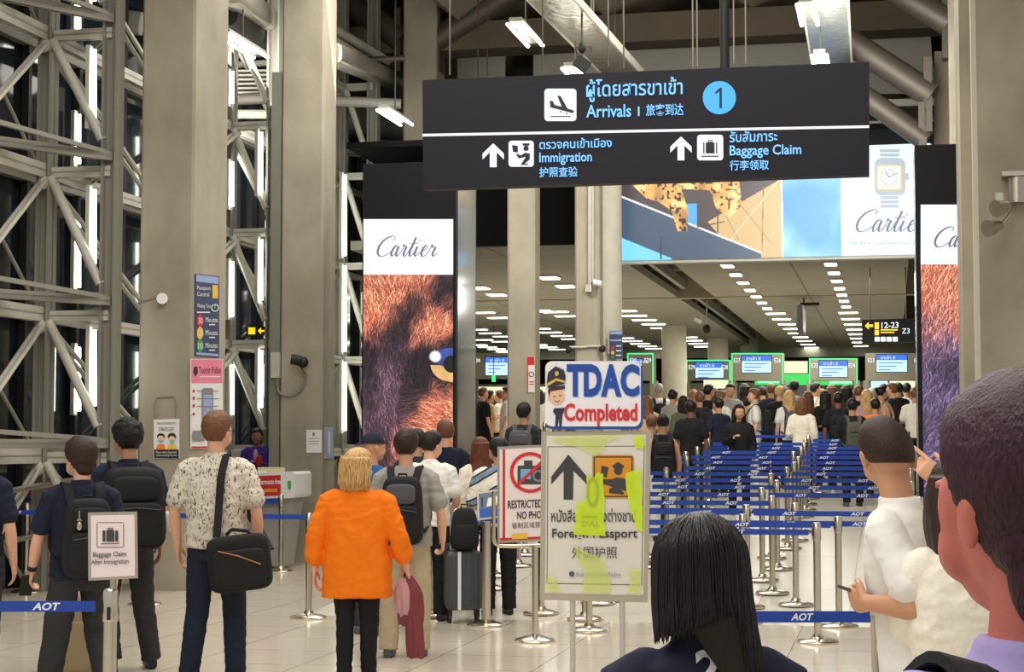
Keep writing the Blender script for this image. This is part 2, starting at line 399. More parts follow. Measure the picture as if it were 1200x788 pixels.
# roof
RZ = 10.2
m = MB(); m.bbox(-14, 12, -6, 62, RZ, RZ+.3)
o = m.build('roof', CONC_D); struct(o, 'concrete roof slab high over the hall', 'roof')
m = MB()
for k in range(10):
    u = -14+2.6*k
    m.prism([B(u, 20, RZ), B(u+1.3, 20, RZ-1.0), B(u+2.6, 20, RZ)], CV*28)
o = m.build('roof_fold', CONC_D); struct(o, 'folded concrete ribs under the roof slab', 'roof')
BEAMC = mat('beam_concrete', rgb(92, 83, 68), .9, var=.1, vscale=2)
m = MB(); vb = vz(800, 46, 8.7)[1]; m.bbox(-14, 9, vb, vb+.7, 8.7, 9.2); o = m.build('roof_beam', BEAMC); struct(o, 'brown concrete beam crossing above the black hanging sign', 'beam')
m = MB(); m.bbox(-14, 9, vb+9, vb+9.3, 4.9, RZ); o = m.build('wall_upper', CONC_D); struct(o, 'upper concrete wall closing the roof space', 'wall')
SHEET = mat('pale_sheet', rgb(176, 172, 160), .55, bump=.6, bscale=3)
m = MB(); pts = [PV(x, y, vb+2.5) for x, y in ((735, 54), (1090, 38), (1096, 110), (735, 110))]; m.prism(pts, CV*.05)
o = m.build('wall_sheeting', SHEET); struct(o, 'pale plastic sheeting hung behind the concrete beam', 'wall')
m = MB(); pts = [PV(x, y, vb+2.5) for x, y in ((536, 62), (592, 62), (592, 95), (536, 95))]; m.prism(pts, CV*.05); pts = [PV(x, y, vb+2.5) for x, y in ((625, 58), (720, 56), (720, 95), (625, 95))]; m.prism(pts, CV*.05)
o = m.build('wall_lining', SHEET); struct(o, 'pale lining panels behind the hanging sign', 'wall')
m = MB(); m.tube([P(611, 120, 40), P(611, 40, 40)], .36, 20); o = m.build('pillar', CONC, smooth=50); struct(o, 'short round concrete column up in the roof', 'pillar')
# ---------------------------------------------------------------- pillars
c1 = PZ(222, 693, 0); U1, V1 = uv_of(c1)
def square_pillar(u0, u1, v0, v1, label, z1=RZ):
    bv = .03
    m = MB(); pts = [(u0+bv, v0), (u1-bv, v0), (u1, v0+bv), (u1, v1-bv), (u1-bv, v1), (u0+bv, v1), (u0, v1-bv), (u0, v0+bv)]
    m.rings([[B(a, b, 0) for a, b in pts], [B(a, b, z1) for a, b in pts]])
    o = m.build('pillar', CONC); struct(o, label, 'pillar'); return o
ul = uv_of(PV(161, 500, V1))[0]; vf = uv_of(PU(265, 400, U1))[1]
square_pillar(ul, U1, V1, vf, 'leftmost big square concrete pillar, carrying the posters')
V2 = uv_of(PU(378, 400, U1))[1]; u2l = uv_of(PV(328, 400, V2))[0]; v2f = uv_of(PU(393, 400, U1))[1]
square_pillar(u2l, U1, V2, v2f, 'square concrete pillar behind the red counter, with a camera')
V3 = uv_of(PU(511, 120, U1))[1]; u3l = uv_of(PV(472, 120, V3))[0]
square_pillar(u3l, U1, V3, V3+.6, 'square concrete pillar rising behind the left screen tower')
cfl = MB(); g = mat('grey_post_paint', rgb(128, 128, 116), .6)
cfl.hexa([PV(x, y, V2-.05)+CV*dv for (x, y) in ((316, 655), (328, 655)) for dv in (0,)][:0] or [B(u2l-.16, V2+.02, 0), B(u2l-.01, V2+.02, 0), B(u2l-.01, V2+.3, 0), B(u2l-.16, V2+.3, 0), B(u2l-.16, V2+.02, 7.0), B(u2l-.01, V2+.02, 7.0), B(u2l-.01, V2+.3, 7.0), B(u2l-.16, V2+.3, 7.0)])
o = cfl.build('pillar_post', g); struct(o, 'grey steel post along the left edge of the camera pillar', 'post')
pc = P(610.5, 400, 28.3); u, v = uv_of(pc); square_pillar(u-.225, u+.225, v, v+.45, 'square concrete column left of the hand-lettered sign, with red notice', 6.6)
pc = P(688, 400, 28.6); u, v = uv_of(pc); square_pillar(u-.2, u+.2, v, v+.4, 'square concrete column with conduits above the blue lettered sign', 6.6)
ROUND = mat('round_column', rgb(206, 202, 184), .7, var=.06)
for px, d, r_, lab in ((704, 29.6, .36, 'thick round column just behind the conduit column'), (790.5, 50, .35, 'pale round column left of the passport booths'), (842, 56, .32, 'round column in the ceiling gap, second from the pale one'), (879, 60, .3, 'farthest round column in the ceiling gap')):
    b0 = spot(px, d); m = MB(); m.lathe([(r_, 0), (r_, 5.4)], b0, 28); o = m.build('pillar', ROUND, smooth=40); struct(o, lab, 'pillar')
# near right pillar: two planes with a light edge strip
VR = 20.6; ua = uv_of(PV(1129, 400, VR))[0]; ub = uv_of(PV(1148, 400, VR-.05))[0]
m = MB(); m.bbox(ua, ua+2.2, VR, VR+1.4, 0, RZ); o = m.build('pillar', CONC); struct(o, 'broad concrete pillar at the right edge beside the screen tower', 'pillar')
m = MB(); m.bbox(ub, ub+2.0, VR-.25, VR, 0, RZ); o = m.build('pillar_facing', CONC); struct(o, 'raised concrete face of the right-edge pillar', 'pillar')
m = MB(); m.bbox(ub-.055, ub, VR-.25, VR, 0, RZ); o = m.build('pillar_trim', mat('pale_strip', rgb(205, 198, 180), .7)); struct(o, 'pale vertical strip on the right-edge pillar', 'trim')
VA = 27.5; ua2 = uv_of(PV(1113, 150, VA))[0]
square_pillar(ua2, ua2+.9, VA, VA+.7, 'concrete pillar carrying slanted tubes above the right screen tower')
# slanted roof tubes
def roof_tube(a, b, r_, lab, plate):
    t = thing('roof_brace', a, 0, lab, 'brace', 'slanted steel roof braces')
    MB().tube([a, b], r_, 22).build('tube', TUBE_D, t, smooth=40)
    MB().box(a+plate*.06, (.12, .3, 1.15), CU, CV).build('end_plate', TUBE_D, t)
roof_tube(PV(510, 48, V3+.3), PV(640, -34, V3+.3), .24, 'thick brown tube slanting up to the right from the tower pillar', CU)
roof_tube(PV(472, 48, V3+.3), PV(372, -26, V3+.3), .24, 'thick brown tube slanting up to the left from the tower pillar', -CU)
roof_tube(PV(1092, 112, VA+.3), PV(985, 42, VA+.3), .2, 'middle of the three brown tubes by the right pillar', -CU)
roof_tube(PV(1113, 26, VA+.3), PV(1040, -18, VA+.3), .22, 'topmost of the three brown tubes by the right pillar', -CU)
roof_tube(PV(1086, 165, VA+.3), PV(1000, 104, VA+.3), .17, 'lowest of the three brown tubes by the right pillar', -CU)
m = MB(); pts = [PV(x, y, VA+.5) for x, y in ((1095, 60), (1113, 60), (1113, 200), (1095, 200))]; m.prism(pts, CV*.3)
o = m.build('wall_post', mat('brown_post', rgb(96, 88, 72), .8)); struct(o, 'dark post beside the right tube pillar', 'post')
m = MB()
for y in (122, 147): m.bar(PV(1018, y, VA+3), PV(1095, y-2, VA+3), .12, .12)
m.bar(PV(1086, 100, VA+3), PV(1086, 175, VA+3), .12, .12)
o = m.build('wall_grid', SHEET); struct(o, 'pale frame bars behind the right roof tubes', 'wall')
# ---------------------------------------------------------------- ducts and pipes in the roof at the left
def duct(name, a, b, w, h, mt, lab, n=8):
    d = (b-a).normalized(); s, t = frame_from(d); e = 4.0; secs = []
    for q in (a, b):
        ring = []
        for k in range(28):
            an = 2*math.pi*k/28; c, ss = math.cos(an), math.sin(an)
            ring.append(q+s*(w/2*math.copysign(abs(c)**(2/e), c))+t*(h/2*math.copysign(abs(ss)**(2/e), ss)))
        secs.append(ring)
    o = MB().rings(secs).build(name, mt, smooth=40); return tag(o, lab, 'duct')
duct('air_duct', P(380, 138, 33), P(478, 146, 34), .6, .62, DUCT, 'grey air duct between the second and third pillars')
duct('air_duct', P(258, 0, 24), P(345, 66, 31), .5, .7, BLACK, 'black duct slanting behind the second pillar')
duct('air_duct', P(268, -12, 23), P(345, 50, 30), .35, .35, FOIL, 'silver wrapped duct at the top behind the second pillar')
duct('air_duct', P(385, 62, 26), P(478, 102, 36), .4, .3, FOIL, 'silver wrapped pipe between the second and third pillars')
duct('air_duct', P(388, 100, 34), P(480, 104, 34), .5, 1.0, BLACK, 'black duct crossing behind the third pillar')
duct('air_duct', P(136, 24, 24), P(166, 28, 24), .3, .3, SHEET, 'pale round duct beside the first pillar')
for i, (a, b, r_) in enumerate((((250, 66, 27), (335, 62, 28), .05), ((250, 78, 27), (335, 72, 28), .05), ((385, 72, 30), (475, 68, 30), .05), ((385, 118, 30), (470, 122, 30), .09), ((385, 30, 29), (475, 84, 33), .08), ((250, 118, 27), (332, 114, 27), .09), ((262, 134, 27), (318, 134, 27), .07), ((385, 42, 29), (475, 98, 33), .06))):
    m = MB(); m.tube([P(*a), P(*b)], r_, 10); o = m.build('service_pipe', [STEEL_D, STEEL, TUBE_D][i % 3], smooth=40); tag(o, 'service pipe running under the roof beside the left pillars', 'pipe', 'roof service pipes')
m = MB()
for k in range(7): m.bar(P(255+k*3, 85+k*5, 27), P(322, 84+k*5, 27.5), .25, .03)
o = m.build('ceiling_baffle', SHEET); struct(o, 'pale flat panels under the roof between the left pillars', 'ceiling')
m = MB()
for k in range(5): m.bar(P(395, 172+k*6, 32+k), P(472, 170+k*6, 33+k), .6, .03)
o = m.build('ceiling_baffle', SHEET); struct(o, 'pale flat panels under the grey air duct', 'ceiling')
# lamp trays
def tray(p0, p1, lab):
    t = thing('cable_tray', p0, 0, lab, 'tray'); d = (p1-p0).normalized(); s = d.cross(Vector((0, 0, 1))).normalized(); L = (p1-p0).length
    MB().box((p0+p1)/2, (.6, L, .02), s, d).build('mesh_floor', FOIL, t)
    for k in (-1, 1): MB().box((p0+p1)/2+s*(.3*k)+Vector((0, 0, .04)), (.03, L, .12), s, d).build('side_rail', STEEL, t)
    for k in range(4):
        q = p0+(p1-p0)*((k+.5)/4); MB().tube([q, q+Vector((0, 0, RZ-.9-q.z))], .012, 6).build('hanger', TUBE_D, t)
tray(PZ(618, -30, 7.5), PZ(732, 90, 7.5), 'silver cable tray running above the middle of the hanging sign')
tray(PZ(962, -40, 7.5), PZ(976, 85, 7.5), 'silver cable tray running above the right end of the hanging sign')
def pair_lamp(px, py, z, L, lab):
    p = PZ(px, py, z); t = thing('tube_lamp', p, -CA, lab, 'lamp', 'twin tube lamps under the roof')
    MB().box((0, L/2, .05), (.16, L, .05)).build('housing', STEEL_D, t, False)
    for k in (-1, 1): MB().tube([(.1*k, 0, -.01), (.1*k, L, -.01)], .024, 10).build('tube', LAMPW, t, False)
    MB().tube([(0, L/2, .07), (0, L/2, RZ-.9-p.z)], .012, 6).build('hanger', TUBE_D, t, False)
    a = bpy.data.lights.new('lamp', 'POINT'); a.energy = 10; a.color = WARM; a.shadow_soft_size = .3
    lo = bpy.data.objects.new('lamp_light', a); COL.objects.link(lo); lo.location = B(*uv_of(p), p.z-.25)+CV*(L/2)
pair_lamp(604, 27, 7, 1.3, 'twin tube lamp nearest above the left half of the hanging sign')
pair_lamp(667, 79, 7, 1.0, 'small twin tube lamp on top edge of the sign, near the aircraft symbol')
pair_lamp(944, 4, 7, 1.1, 'twin tube lamp at the top of the frame above the sign right end')
pair_lamp(960, 64, 7, 1.0, 'small twin tube lamp touching the sign top edge at right')
pair_lamp(262, 40, 7, 1.4, 'twin tube lamp between the first and second pillars')
pair_lamp(449, 128, 7, 1.4, 'twin tube lamp between the second and third pillars')
m = MB()
for px, y0, y1, d in ((527, 0, 88, 24), (560, 40, 92, 30), (571, 40, 92, 30), (636, 0, 84, 22), (676, 0, 60, 26), (693, 0, 62, 26), (713, 0, 78, 24), (731, 20, 80, 24), (812, 20, 78, 26), (817, 20, 78, 26), (860, 0, 75, 26), (874, 0, 75, 26)):
    m = MB(); a = P(px, y1, d); m.tube([a, Vector((a.x, a.y, RZ-.5))], .012, 6); o = m.build('hanger_rod', TUBE_D); tag(o, 'thin dark rod hanging from the roof above the black sign', 'rod', 'roof hanger rods')
p = P(682, 75, 24); t = thing('floodlight', p, 0, 'dark square floodlight hanging above the aircraft symbol', 'floodlight')
MB().box(p, (.2, .12, .16), Vector((.8, 0, -.6)), Vector((0, 1, 0)), Vector((.6, 0, .8))).build('housing', BLACK, t)
MB().tube([p, p+Vector((0, 0, .3)), p+Vector((0, 0, 2.4))], .015, 8).build('rod', TUBE_D, t); MB().blob(p+Vector((0, 0, .22)), (.06, .06, .08)).build('joint', BLACK, t, smooth=60)
# ---------------------------------------------------------------- glazed facade at the left
GU = U1-2.15
def glz(i, v0, v1, z0, z1):
    o = MB().bbox(GU-.06, GU-.04, v0, v1, z0, z1).build('window_%d' % i, GLASSD); struct(o, 'dark night glass pane %s of the steel facade' % ('nearest', 'beside the first pillar', 'beyond the second pillar', 'farthest')[i-1], 'window')
vv = [10, V1+2.5, V2+2.5, V3+.6, 34.2]
for i in range(4): glz(i+1, vv[i]+.02, vv[i+1]-.02, 0, RZ-.1)
m = MB(); MUL = mat('mullion', rgb(34, 33, 30), .5)
for k in range(15):
    v = 14+k*1.35; m.bbox(GU-.03, GU+.06, v-.04, v+.04, 0, RZ-.1)
o = m.build('window_mullion', MUL); struct(o, 'dark vertical glazing bars of the steel facade', 'window')
m = MB()
for z in (1.6, 3.2, 4.83, 6.45, 8.05): m.bbox(GU-.03, GU+.08, 10, 34.2, z-.05, z+.05)
o = m.build('window_transom', STEEL_D); struct(o, 'grey horizontal glazing bars of the steel facade', 'window')
LEV = (1.52, 3.14, 4.80, 6.40, 8.0)
def truss(px_in, px_out, d, lab, zs=LEV):
    pi = P(px_in, HZ, d); ui, v = uv_of(pi); uo = uv_of(PV(px_out, HZ, v))[0]
    t = thing('facade_truss', B((ui+uo)/2, v, 0), 0, lab, 'truss', 'steel facade trusses')
    MB().ibeam(B(ui, v, 0), B(ui, v, RZ-.3), .19, .2, CU, .03).build('inner_post', STEEL_D, t)
    MB().ibeam(B(uo, v, 0), B(uo, v, RZ-.3), .17, .2, CU, .03).build('outer_post', STEEL_D, t)
    zz = list(zs)
    for i, z in enumerate(zz):
        MB().ibeam(B(uo, v, z), B(ui, v, z), .1, .12).build('strut', STEEL, t)
        lo = zz[i-1]+.1 if i else .15
        MB().tube([B(uo+.08, v-.06, z-.06), B(ui-.1, v-.06, lo+.25)], .055, 12).build('diagonal', STEEL, t, smooth=40)
    return ui, uo, v, t
TR = [truss(127, 50, 20.4, 'facade truss left of the first pillar'), truss(319, 266, 26.4, 'facade truss between the first and second pillars'), truss(436, 399, 31.5, 'facade truss seen between the second pillar and the screen tower')]
ui, uo, v0t, _ = TR[0]
sp = TR[1][2]-TR[0][2]
t = thing('facade_truss', B(uo, v0t-sp/2, 0), 0, 'nearest facade truss, running off the left edge', 'truss', 'steel facade trusses')
for z in LEV:
    MB().ibeam(B(uo-.02, v0t, z+.02), B(uo-.02, v0t-5.5, z+.02), .1, .17).build('chord', STEEL, t)
    MB().ibeam(B(ui, v0t-.05, z+.16), B(uo-.05, v0t-1.5, z+.16), .09, .1).build('plan_brace', STEEL_D, t)
    MB().bar(B(ui, v0t-.02, z+.2), B(uo, v0t-2.6, z+.34), .05, .05).build('plan_brace', STEEL_D, t)
    for k in (-1, 1):
        MB().tube([B(uo-.03, v0t-.12, z-.12), B(uo-.03, v0t-1.6, z-1.25)], .026, 8).build('rod', STEEL, t, smooth=40) if k < 0 else MB().tube([B(uo+.05, v0t-.12, z-.10), B(uo+.05, v0t-1.6, z-1.23)], .026, 8).build('rod', STEEL, t, smooth=40)
    MB().tube([B(uo-.08, v0t-.1, z-1.5), B(uo-.08, v0t-1.7, z-.2)], .024, 8).build('cross_rod', STEEL_D, t, smooth=40)
    MB().blob(B(uo, v0t-.1, z-.12), (.07, .07, .09)).build('joint', STEEL, t, smooth=60)
for n_, (A_, C_) in enumerate(((TR[0], TR[1]), (TR[1], TR[2]))):
    t = thing('facade_bracing', B(A_[1], (A_[2]+C_[2])/2, 0), 0, ('cross bracing of the facade between the left pillars', 'cross bracing of the facade past the second pillar')[n_], 'bracing', 'facade bracing')
    va, vb_ = A_[2], C_[2]; vm = (va+vb_)/2
    for z in LEV:
        MB().ibeam(B(A_[1], va, z), B(C_[1], vb_, z), .1, .14).build('chord', STEEL, t)
        MB().ibeam(B(A_[0], va+.1, z+.1), B(C_[1], va+1.3, z+.1), .08, .1).build('plan_brace', STEEL, t)
        for k, (w0, w1) in enumerate(((va, vm), (vb_, vm))):
            for q in (-.05, .05): MB().tube([B(A_[1]+q, w0, z-.1), B(A_[1]+q, w1, z-1.5)], .03, 8).build('rod', STEEL, t, smooth=40)
    MB().ibeam(B(A_[1], vm, 0), B(A_[1], vm, RZ-.5), .12, .14, CU).build('post', STEEL_D, t)
# vertical fluorescent tubes and their glass reflections
def vtube(px, y0, y1, u, lab):
    a, b = PU(px, y1, u), PU(px, y0, u); t = thing('strip_light_or_reflection', a, 0, lab, 'strip light', 'upright fluorescent strips and their reflections on the facade')
    MB().box((a+b)/2-CU*.06, (.05, .09, (b-a).length+.1), CU, CV).build('housing', STEEL, t)
    MB().tube([a, b], .029, 10).build('tube', TUBEW, t, smooth=40)
UA, UB = TR[0][0]-.22, GU+.12
for y0, y1 in ((-25, 1), (58, 146), (222, 309), (387, 476)): vtube(110, y0, y1, UA, 'bright upright tube just left of the near inner facade post')
for y0, y1 in ((2, 35), (134, 192), (260, 337), (407, 482)): vtube(92, y0, y1, UB, 'glass reflection built as a bright tube between the near truss posts')  # reflections of the lit tubes, modelled as extra glowing tubes
for y0, y1 in ((155, 226), (281, 352), (411, 478)): vtube(306, y0, y1, TR[1][0]-.15, 'bright upright tube just left of the camera pillar')
for y0, y1 in ((84, 121), (190, 242), (307, 371), (428, 486)): vtube(272, y0, y1, TR[1][1]+.1, 'glass reflection built as a bright tube close to the first pillar')  # glowing tubes standing for reflections in the glass
for y0, y1 in ((205, 300), (312, 412), (425, 505)): vtube(404, y0, y1, TR[2][1]+.2, 'bright upright tube between the second pillar and the screen tower')
# handrail at the facade foot
t = thing('handrail', PZ(60, 690, 0), 0, 'grey handrail along the foot of the glass facade', 'handrail')
ra, rb_ = P(-20, 581, 19.0), P(150, 552, 22.5)
MB().tube([ra, rb_], .035, 10).build('rail', CHROME_B, t, smooth=40)
MB().tube([ra-Vector((0, 0, .55)), rb_-Vector((0, 0, .55))], .03, 10).build('rail', CHROME_B, t, smooth=40)
for k in (.1, .5, .95):
    q = ra+(rb_-ra)*k; MB().tube([Vector((q.x, q.y, 0)), q], .03, 10).build('post', CHROME_B, t, smooth=40)
# small lit sign far outside seen through the steel
p0 = P(300, 388, 28); t = thing('direction_sign', p0, 0, 'tiny yellow lit sign between the first two pillars', 'sign')
bd = Board(p0, -CV, t); bd.slab([(289, 383), (312, 383), (312, 393), (289, 393)], .08).build('housing', BLACK, t)
bd.rect(291, 384, 299, 392); bd.poly([(302, 388), (306, 384), (306, 387), (310, 387), (310, 389), (306, 389), (306, 392)]); bd.flush('lettering', glow('amber_glow', rgb(255, 190, 20), 1.2))
# ================================================================ lit screens and hanging signs
def fur(w, h, seed, ky, right=False):
    """close-up of orange and purple animal fur, w x h screen cells; ky = rows of picture per unit of the visible part"""
    r = np.random.default_rng(seed); Y, X = np.mgrid[0:h, 0:w]; x, y = X/w, Y/h*ky
    n = vnoise(h, w, 40, seed)*.6+vnoise(h, w, 15, seed+1)*.4; x = x+(n-.5)*.12; y = y+(vnoise(h, w, 30, seed+2)-.5)*.1
    def g(cx, cy, rx, ry, a=0):
        c, s = math.cos(a), math.sin(a); X_, Y_ = (x-cx)*c+(y-cy)*s, -(x-cx)*s+(y-cy)*c
        return np.exp(-((X_/rx)**2+(Y_/ry)**2))
    if not right:
        org = 1.1*g(.25, .1, .35, .2)+.9*g(.8, .28, .3, .09, -.4)+.9*g(.6, .05, .2, .07)+1.3*g(.85, .78, .34, .2)+.6*g(.5, .95, .3, .15)+.6*g(.1, .3, .14, .16)
        drk = 1.25*g(.1, .62, .1, .2)+1.5*g(.66, .50, .27, .11, .2)+1.2*g(.92, .10, .22, .10)+1.2*g(.5, .2, .1, .12, .5)+1.1*g(.33, .33, .13, .16)+1.0*g(.06, .45, .14, .16)+.8*g(.5, .66, .16, .14)+.9*g(.2, .95, .16, .2)+.8*g(.95, .36, .1, .03)
        pur = 1.0*g(.1, .75, .3, .3)+.8*g(.42, .42, .16, .1)+.8*g(.25, .6, .2, .15)+.7*g(.8, 1.2, .6, .25)
    else:
        org = 1.5*g(.3, .08, .6, .2)+.8*g(.75, .28, .3, .12)
        drk = 1.4*g(.25, .5, .22, .1)+1.3*g(.8, .62, .2, .12)+1.5*g(.55, .95, .35, .2)+1.0*g(.1, .75, .2, .1)
        pur = 1.2*g(.3, .75, .6, .35)+.7*g(.5, .45, .4, .1)+.3; org = org+.5*g(.2, .38, .3, .1)
    W3 = [np.maximum(a, .02)**2.2 for a in (org, drk, pur)]+[np.full((h, w), .06)]
    tot = sum(W3); C = sum((a/tot)[..., None]*np.array(c, float) for a, c in zip(W3, ((246, 134, 100), (24, 17, 26), (108, 90, 130) if right else (104, 74, 92), (120, 70, 70))))
    img = C*(.55+.4*n)[..., None]
    for k in range(int(w*h/13)):
        px, py = r.random()*w, r.random()*h; fx, fy = px/w, py/h*ky
        ang = math.radians(-62-50*(1-fx)+70*max(0, fy-.55)) if fy < .6 else math.radians(-25+60*fx+50*(fy-.7))
        if fx < .4 and fy > .4: ang = math.radians(-75-30*fy)
        if right: ang = math.radians(-80+30*fx+60*max(0, fy-.4))
        ang += r.normal()*.16+(n[int(py), int(px)]-.5)*1.2; L = r.uniform(9, 30); br = r.choice([.35, .6, 1.0, 1.5, 1.9], p=[.2, .25, .3, .17, .08])
        col = C[int(py), int(px)]*br+(16 if br > 1.4 else 0); cur = r.normal()*.012
        for q in np.arange(0, L, .7):
            ang += cur; a, b = int(px+math.cos(ang)*q), int(py+math.sin(ang)*q)
            if 0 <= a < w and 0 <= b < h: k_ = .75*(1-q/L*.6); img[b, a] = img[b, a]*(1-k_)+col*k_
    if not right:
        x, y = X/w, Y/h*ky
        m = (((x-1.02)/.3)**2+((y-.475)/.10)**2 < 1) & (y-.47 < .10-.12*(1-x)); img[m] = np.array([20, 15, 24])
        gold = (((x-1.0)/.25)**2+((y-.47)/.095)**2 < 1) & (y > .475) & (y < .475+.09*x); img[gold] = np.array([222, 176, 112])*(.75+.4*n[gold])[:, None]
        blue = (((x-.97)/.2)**2+((y-.435)/.05)**2 < 1); img[blue] = np.array([52, 66, 136])*(.5+.8*n[blue])[:, None]
        pup = (((x-.98)/.09)**2+((y-.47)/.045)**2 < 1); img[pup] = 14
        hl = ((x-.80)/.06)**2+((y-.43)/.028)**2; k_ = np.clip(1.6-hl, 0, 1)[..., None]; img = img*(1-k_)+np.array([250, 250, 255])*k_
    return np.clip(img, 0, 255)/255
LEDW = glow('screen_white', rgb(238, 240, 250), 1.0)
FURM = vcol_mat('screen_picture', 1.0)
INK = mat('screen_ink', rgb(80, 84, 104), .5, emit=rgb(88, 92, 112), estr=.9)
MIR = mat('polished_side', rgb(178, 186, 196), .14, .95, var=.1, vscale=1.2)
VL = uv_of(PV(532, 520, 23.3))[1] if False else 23.3
def tower(x0, x1, ytop, ywh, yfur, ybot, lab, seed, wd, tx):
    a = PV(x0, 500, VL); b = PV(x1, 500, VL); ua_, ub_ = uv_of(a)[0], uv_of(b)[0]; zt = PV(x0, ytop, VL).z
    t = thing('screen_tower', B((ua_+ub_)/2, VL+.6, 0), -CA, lab, 'screen tower')
    m = MB(); m.bbox(ua_-.03, ub_+.03, VL+.01, VL+1.22, 0, zt); m.build('casing', BLACKP, t)
    for uu in (ub_+.03, ua_-.038): MB().bbox(uu, uu+.008, VL+.1, VL+1.15, .05, zt-.05).build('side_panel', MIR, t)
    bd = Board(CV*VL, -CV, t)
    bd.rect(x0, ywh, x1, yfur); bd.flush('white_screen', LEDW)
    zb = .25; pts = [bd.pt(x0, yfur, .004), bd.pt(x1, yfur, .004)]; lo = [Vector((p.x, p.y, 0)) for p in pts]
    z1 = pts[0].z; q0, q1 = B(*uv_of(pts[0]), zb), B(*uv_of(pts[1]), zb)
    H = z1-zb; w = 230; h = int(w*H/(ub_-ua_)); img = fur(w, h, seed, H/(z1-bd.pt(x0, ybot).z), tx == 1)
    picture('picture_screen', img, pts[0], pts[1], q1, q0, FURM, t)
    bd.k = 6
    if tx == 0: script(bd, 440, 301, 517, 277, 2.2)
    else: script(bd, 1093, 290, 1175, 266, 2.3)
    bd.flush('lettering', INK); return t, ua_, ub_
tower(426, 531, 192, 257, 322, 545, 'black screen tower left of the queue showing orange fur close-up', 3, 1.2, 0)
tower(1079, 1192, 170, 240, 310, 560, 'black screen tower at the right pillar showing purple and orange fur', 11, 1.2, 1)
# wide billboard over the low ceiling
VB = uv_of(PV(900, 300, 30.0))[1]; t = thing('wide_billboard', B(-2.4, 30.1, HC), -CA, 'wide lit billboard with big cat and wristwatch above the low ceiling', 'billboard')
bd = Board(CV*30.0, -CV, t)
e = lambda x, y: bd.pt(x, y)
ztop, zbot = e(900, 172).z, e(900, 302).z
def zb_(u, z): return B(u, 30.0, z)
uL, uR = uv_of(e(711, 300))[0], uv_of(e(1092, 300))[0]
MB().bbox(uL-.03, uR+.03, 30.03, 30.25, zbot-.05, ztop+.03).build('frame', STEEL, t)
# cat picture panel: cells over x 712..918, y 150..305
S = 1.4; x0, x1, y0, y1 = 712, 918, 150, 306; w, h = int((x1-x0)*S), int((y1-y0)*S); img = np.zeros((h, w, 3)); K = dict(sx=S, sy=S, ox=x0, oy=y0)
img[:] = np.array([78, 66, 70])/255
gy = np.linspace(0, 1, h)[:, None, None]; img *= (1.1-.25*gy)
pfill(img, [(868, 306), (830, 262), (915, 214), (918, 306)], (206, 172, 118), **K)
pfill(img, [(800, 240), (818, 240), (818, 268), (806, 262)], (78, 168, 232), **K)
pfill(img, [(712, 306), (712, 222), (760, 240), (892, 300), (892, 306)], (66, 84, 106), **K)
pfill(img, [(712, 306), (712, 271), (788, 304), (788, 306)], (120, 205, 250), **K)
for a, b, wd, c in (((712, 222), (893, 300), 2.2, (236, 232, 226)), ((830, 212), (866, 284), 1.0, (150, 130, 120)), ((842, 222), (842, 275), 1.6, (44, 38, 42)), ((818, 268), (850, 262), 1.2, (44, 38, 42)), ((895, 222), (893, 298), 1.0, (120, 96, 70)), ((858, 282), (914, 214), 1.0, (240, 220, 180)), ((870, 245), (905, 290), .8, (150, 120, 80)), ((916, 205), (917, 306), 2, (250, 245, 235)), ((775, 277), (775, 304), 2, (50, 60, 72))):
    dx, dy = b[0]-a[0], b[1]-a[1]; l = math.hypot(dx, dy); nx, ny = -dy/l*wd/2, dx/l*wd/2
    pfill(img, [(a[0]+nx, a[1]+ny), (b[0]+nx, b[1]+ny), (b[0]-nx, b[1]-ny), (a[0]-nx, a[1]-ny)], c, **K)
cat = np.zeros((h, w), bool)
tmp = img.copy()
for pg in ([(722, 196), (860, 180), (868, 240), (858, 256), (846, 248), (835, 225), (800, 222), (808, 250), (806, 272), (795, 272), (788, 248), (772, 236), (758, 232), (740, 214)], [(836, 200), (866, 200), (870, 244), (856, 258), (840, 246), (832, 222)]):
    cat |= pfill(tmp, pg, (0, 0, 0), **K)
n1 = vnoise(h, w, 4, 5); n2 = vnoise(h, w, 14, 6); rr_ = np.random.default_rng(4).random((h, w))
base = np.array([222, 160, 84])*(.65+.6*n2)[..., None]+rr_[..., None]*26; sp = n1 < .33; base[sp] = base[sp]*.28; lt = n2 > .72; base[lt] = base[lt]*.5+np.array([250, 225, 170])*.5
img[cat] = np.clip(base[cat], 0, 255)/255
for k in range(2200):
    px, py = rr_.flat[k*7]*w, rr_.flat[k*11+3]*h; px, py = int(px), int(py)
    if px < w-4 and py < h-6 and not cat[py, px] and py < 80 and px < 190*S*.75 and rr_.flat[k*5] < .5:
        img[py:py+5, px:px+2] = (np.array([150, 110, 70]) if rr_.flat[k] > .6 else np.array([30, 28, 40]))/255
ha, hb = e(x0, y0), e(x1, y1); ua_, ub_ = uv_of(ha)[0], uv_of(hb)[0]
zt_, zz_ = bd.pt(815, y0, .004).z, zbot
V30 = 30-.004
picture('cat_picture', img, B(ua_, V30, zt_), B(ub_, V30, zt_), B(ub_, V30, zz_), B(ua_, V30, zz_), FURM, t)
w, h = 70, 110; Y, X = np.mgrid[0:h, 0:w]; n = vnoise(h, w*1, 18, 9)*.6+vnoise(h, w, 7, 10)*.4; n = vnoise(h, w, 30, 9)*.7+vnoise(h, w, 12, 10)*.3; g = np.clip((n-.5)*1.1+.2+.32*np.sin(Y/h*8-X/w*2.5), 0, .9)[..., None]
img = (np.array([52, 150, 216])*(1-g)+np.array([212, 234, 244])*g)/255
us = uv_of(e(986, 300))[0]; picture('sky_picture', img, B(ub_, V30, zt_), B(us, V30, zt_), B(us, V30, zz_), B(ub_, V30, zz_), FURM, t)
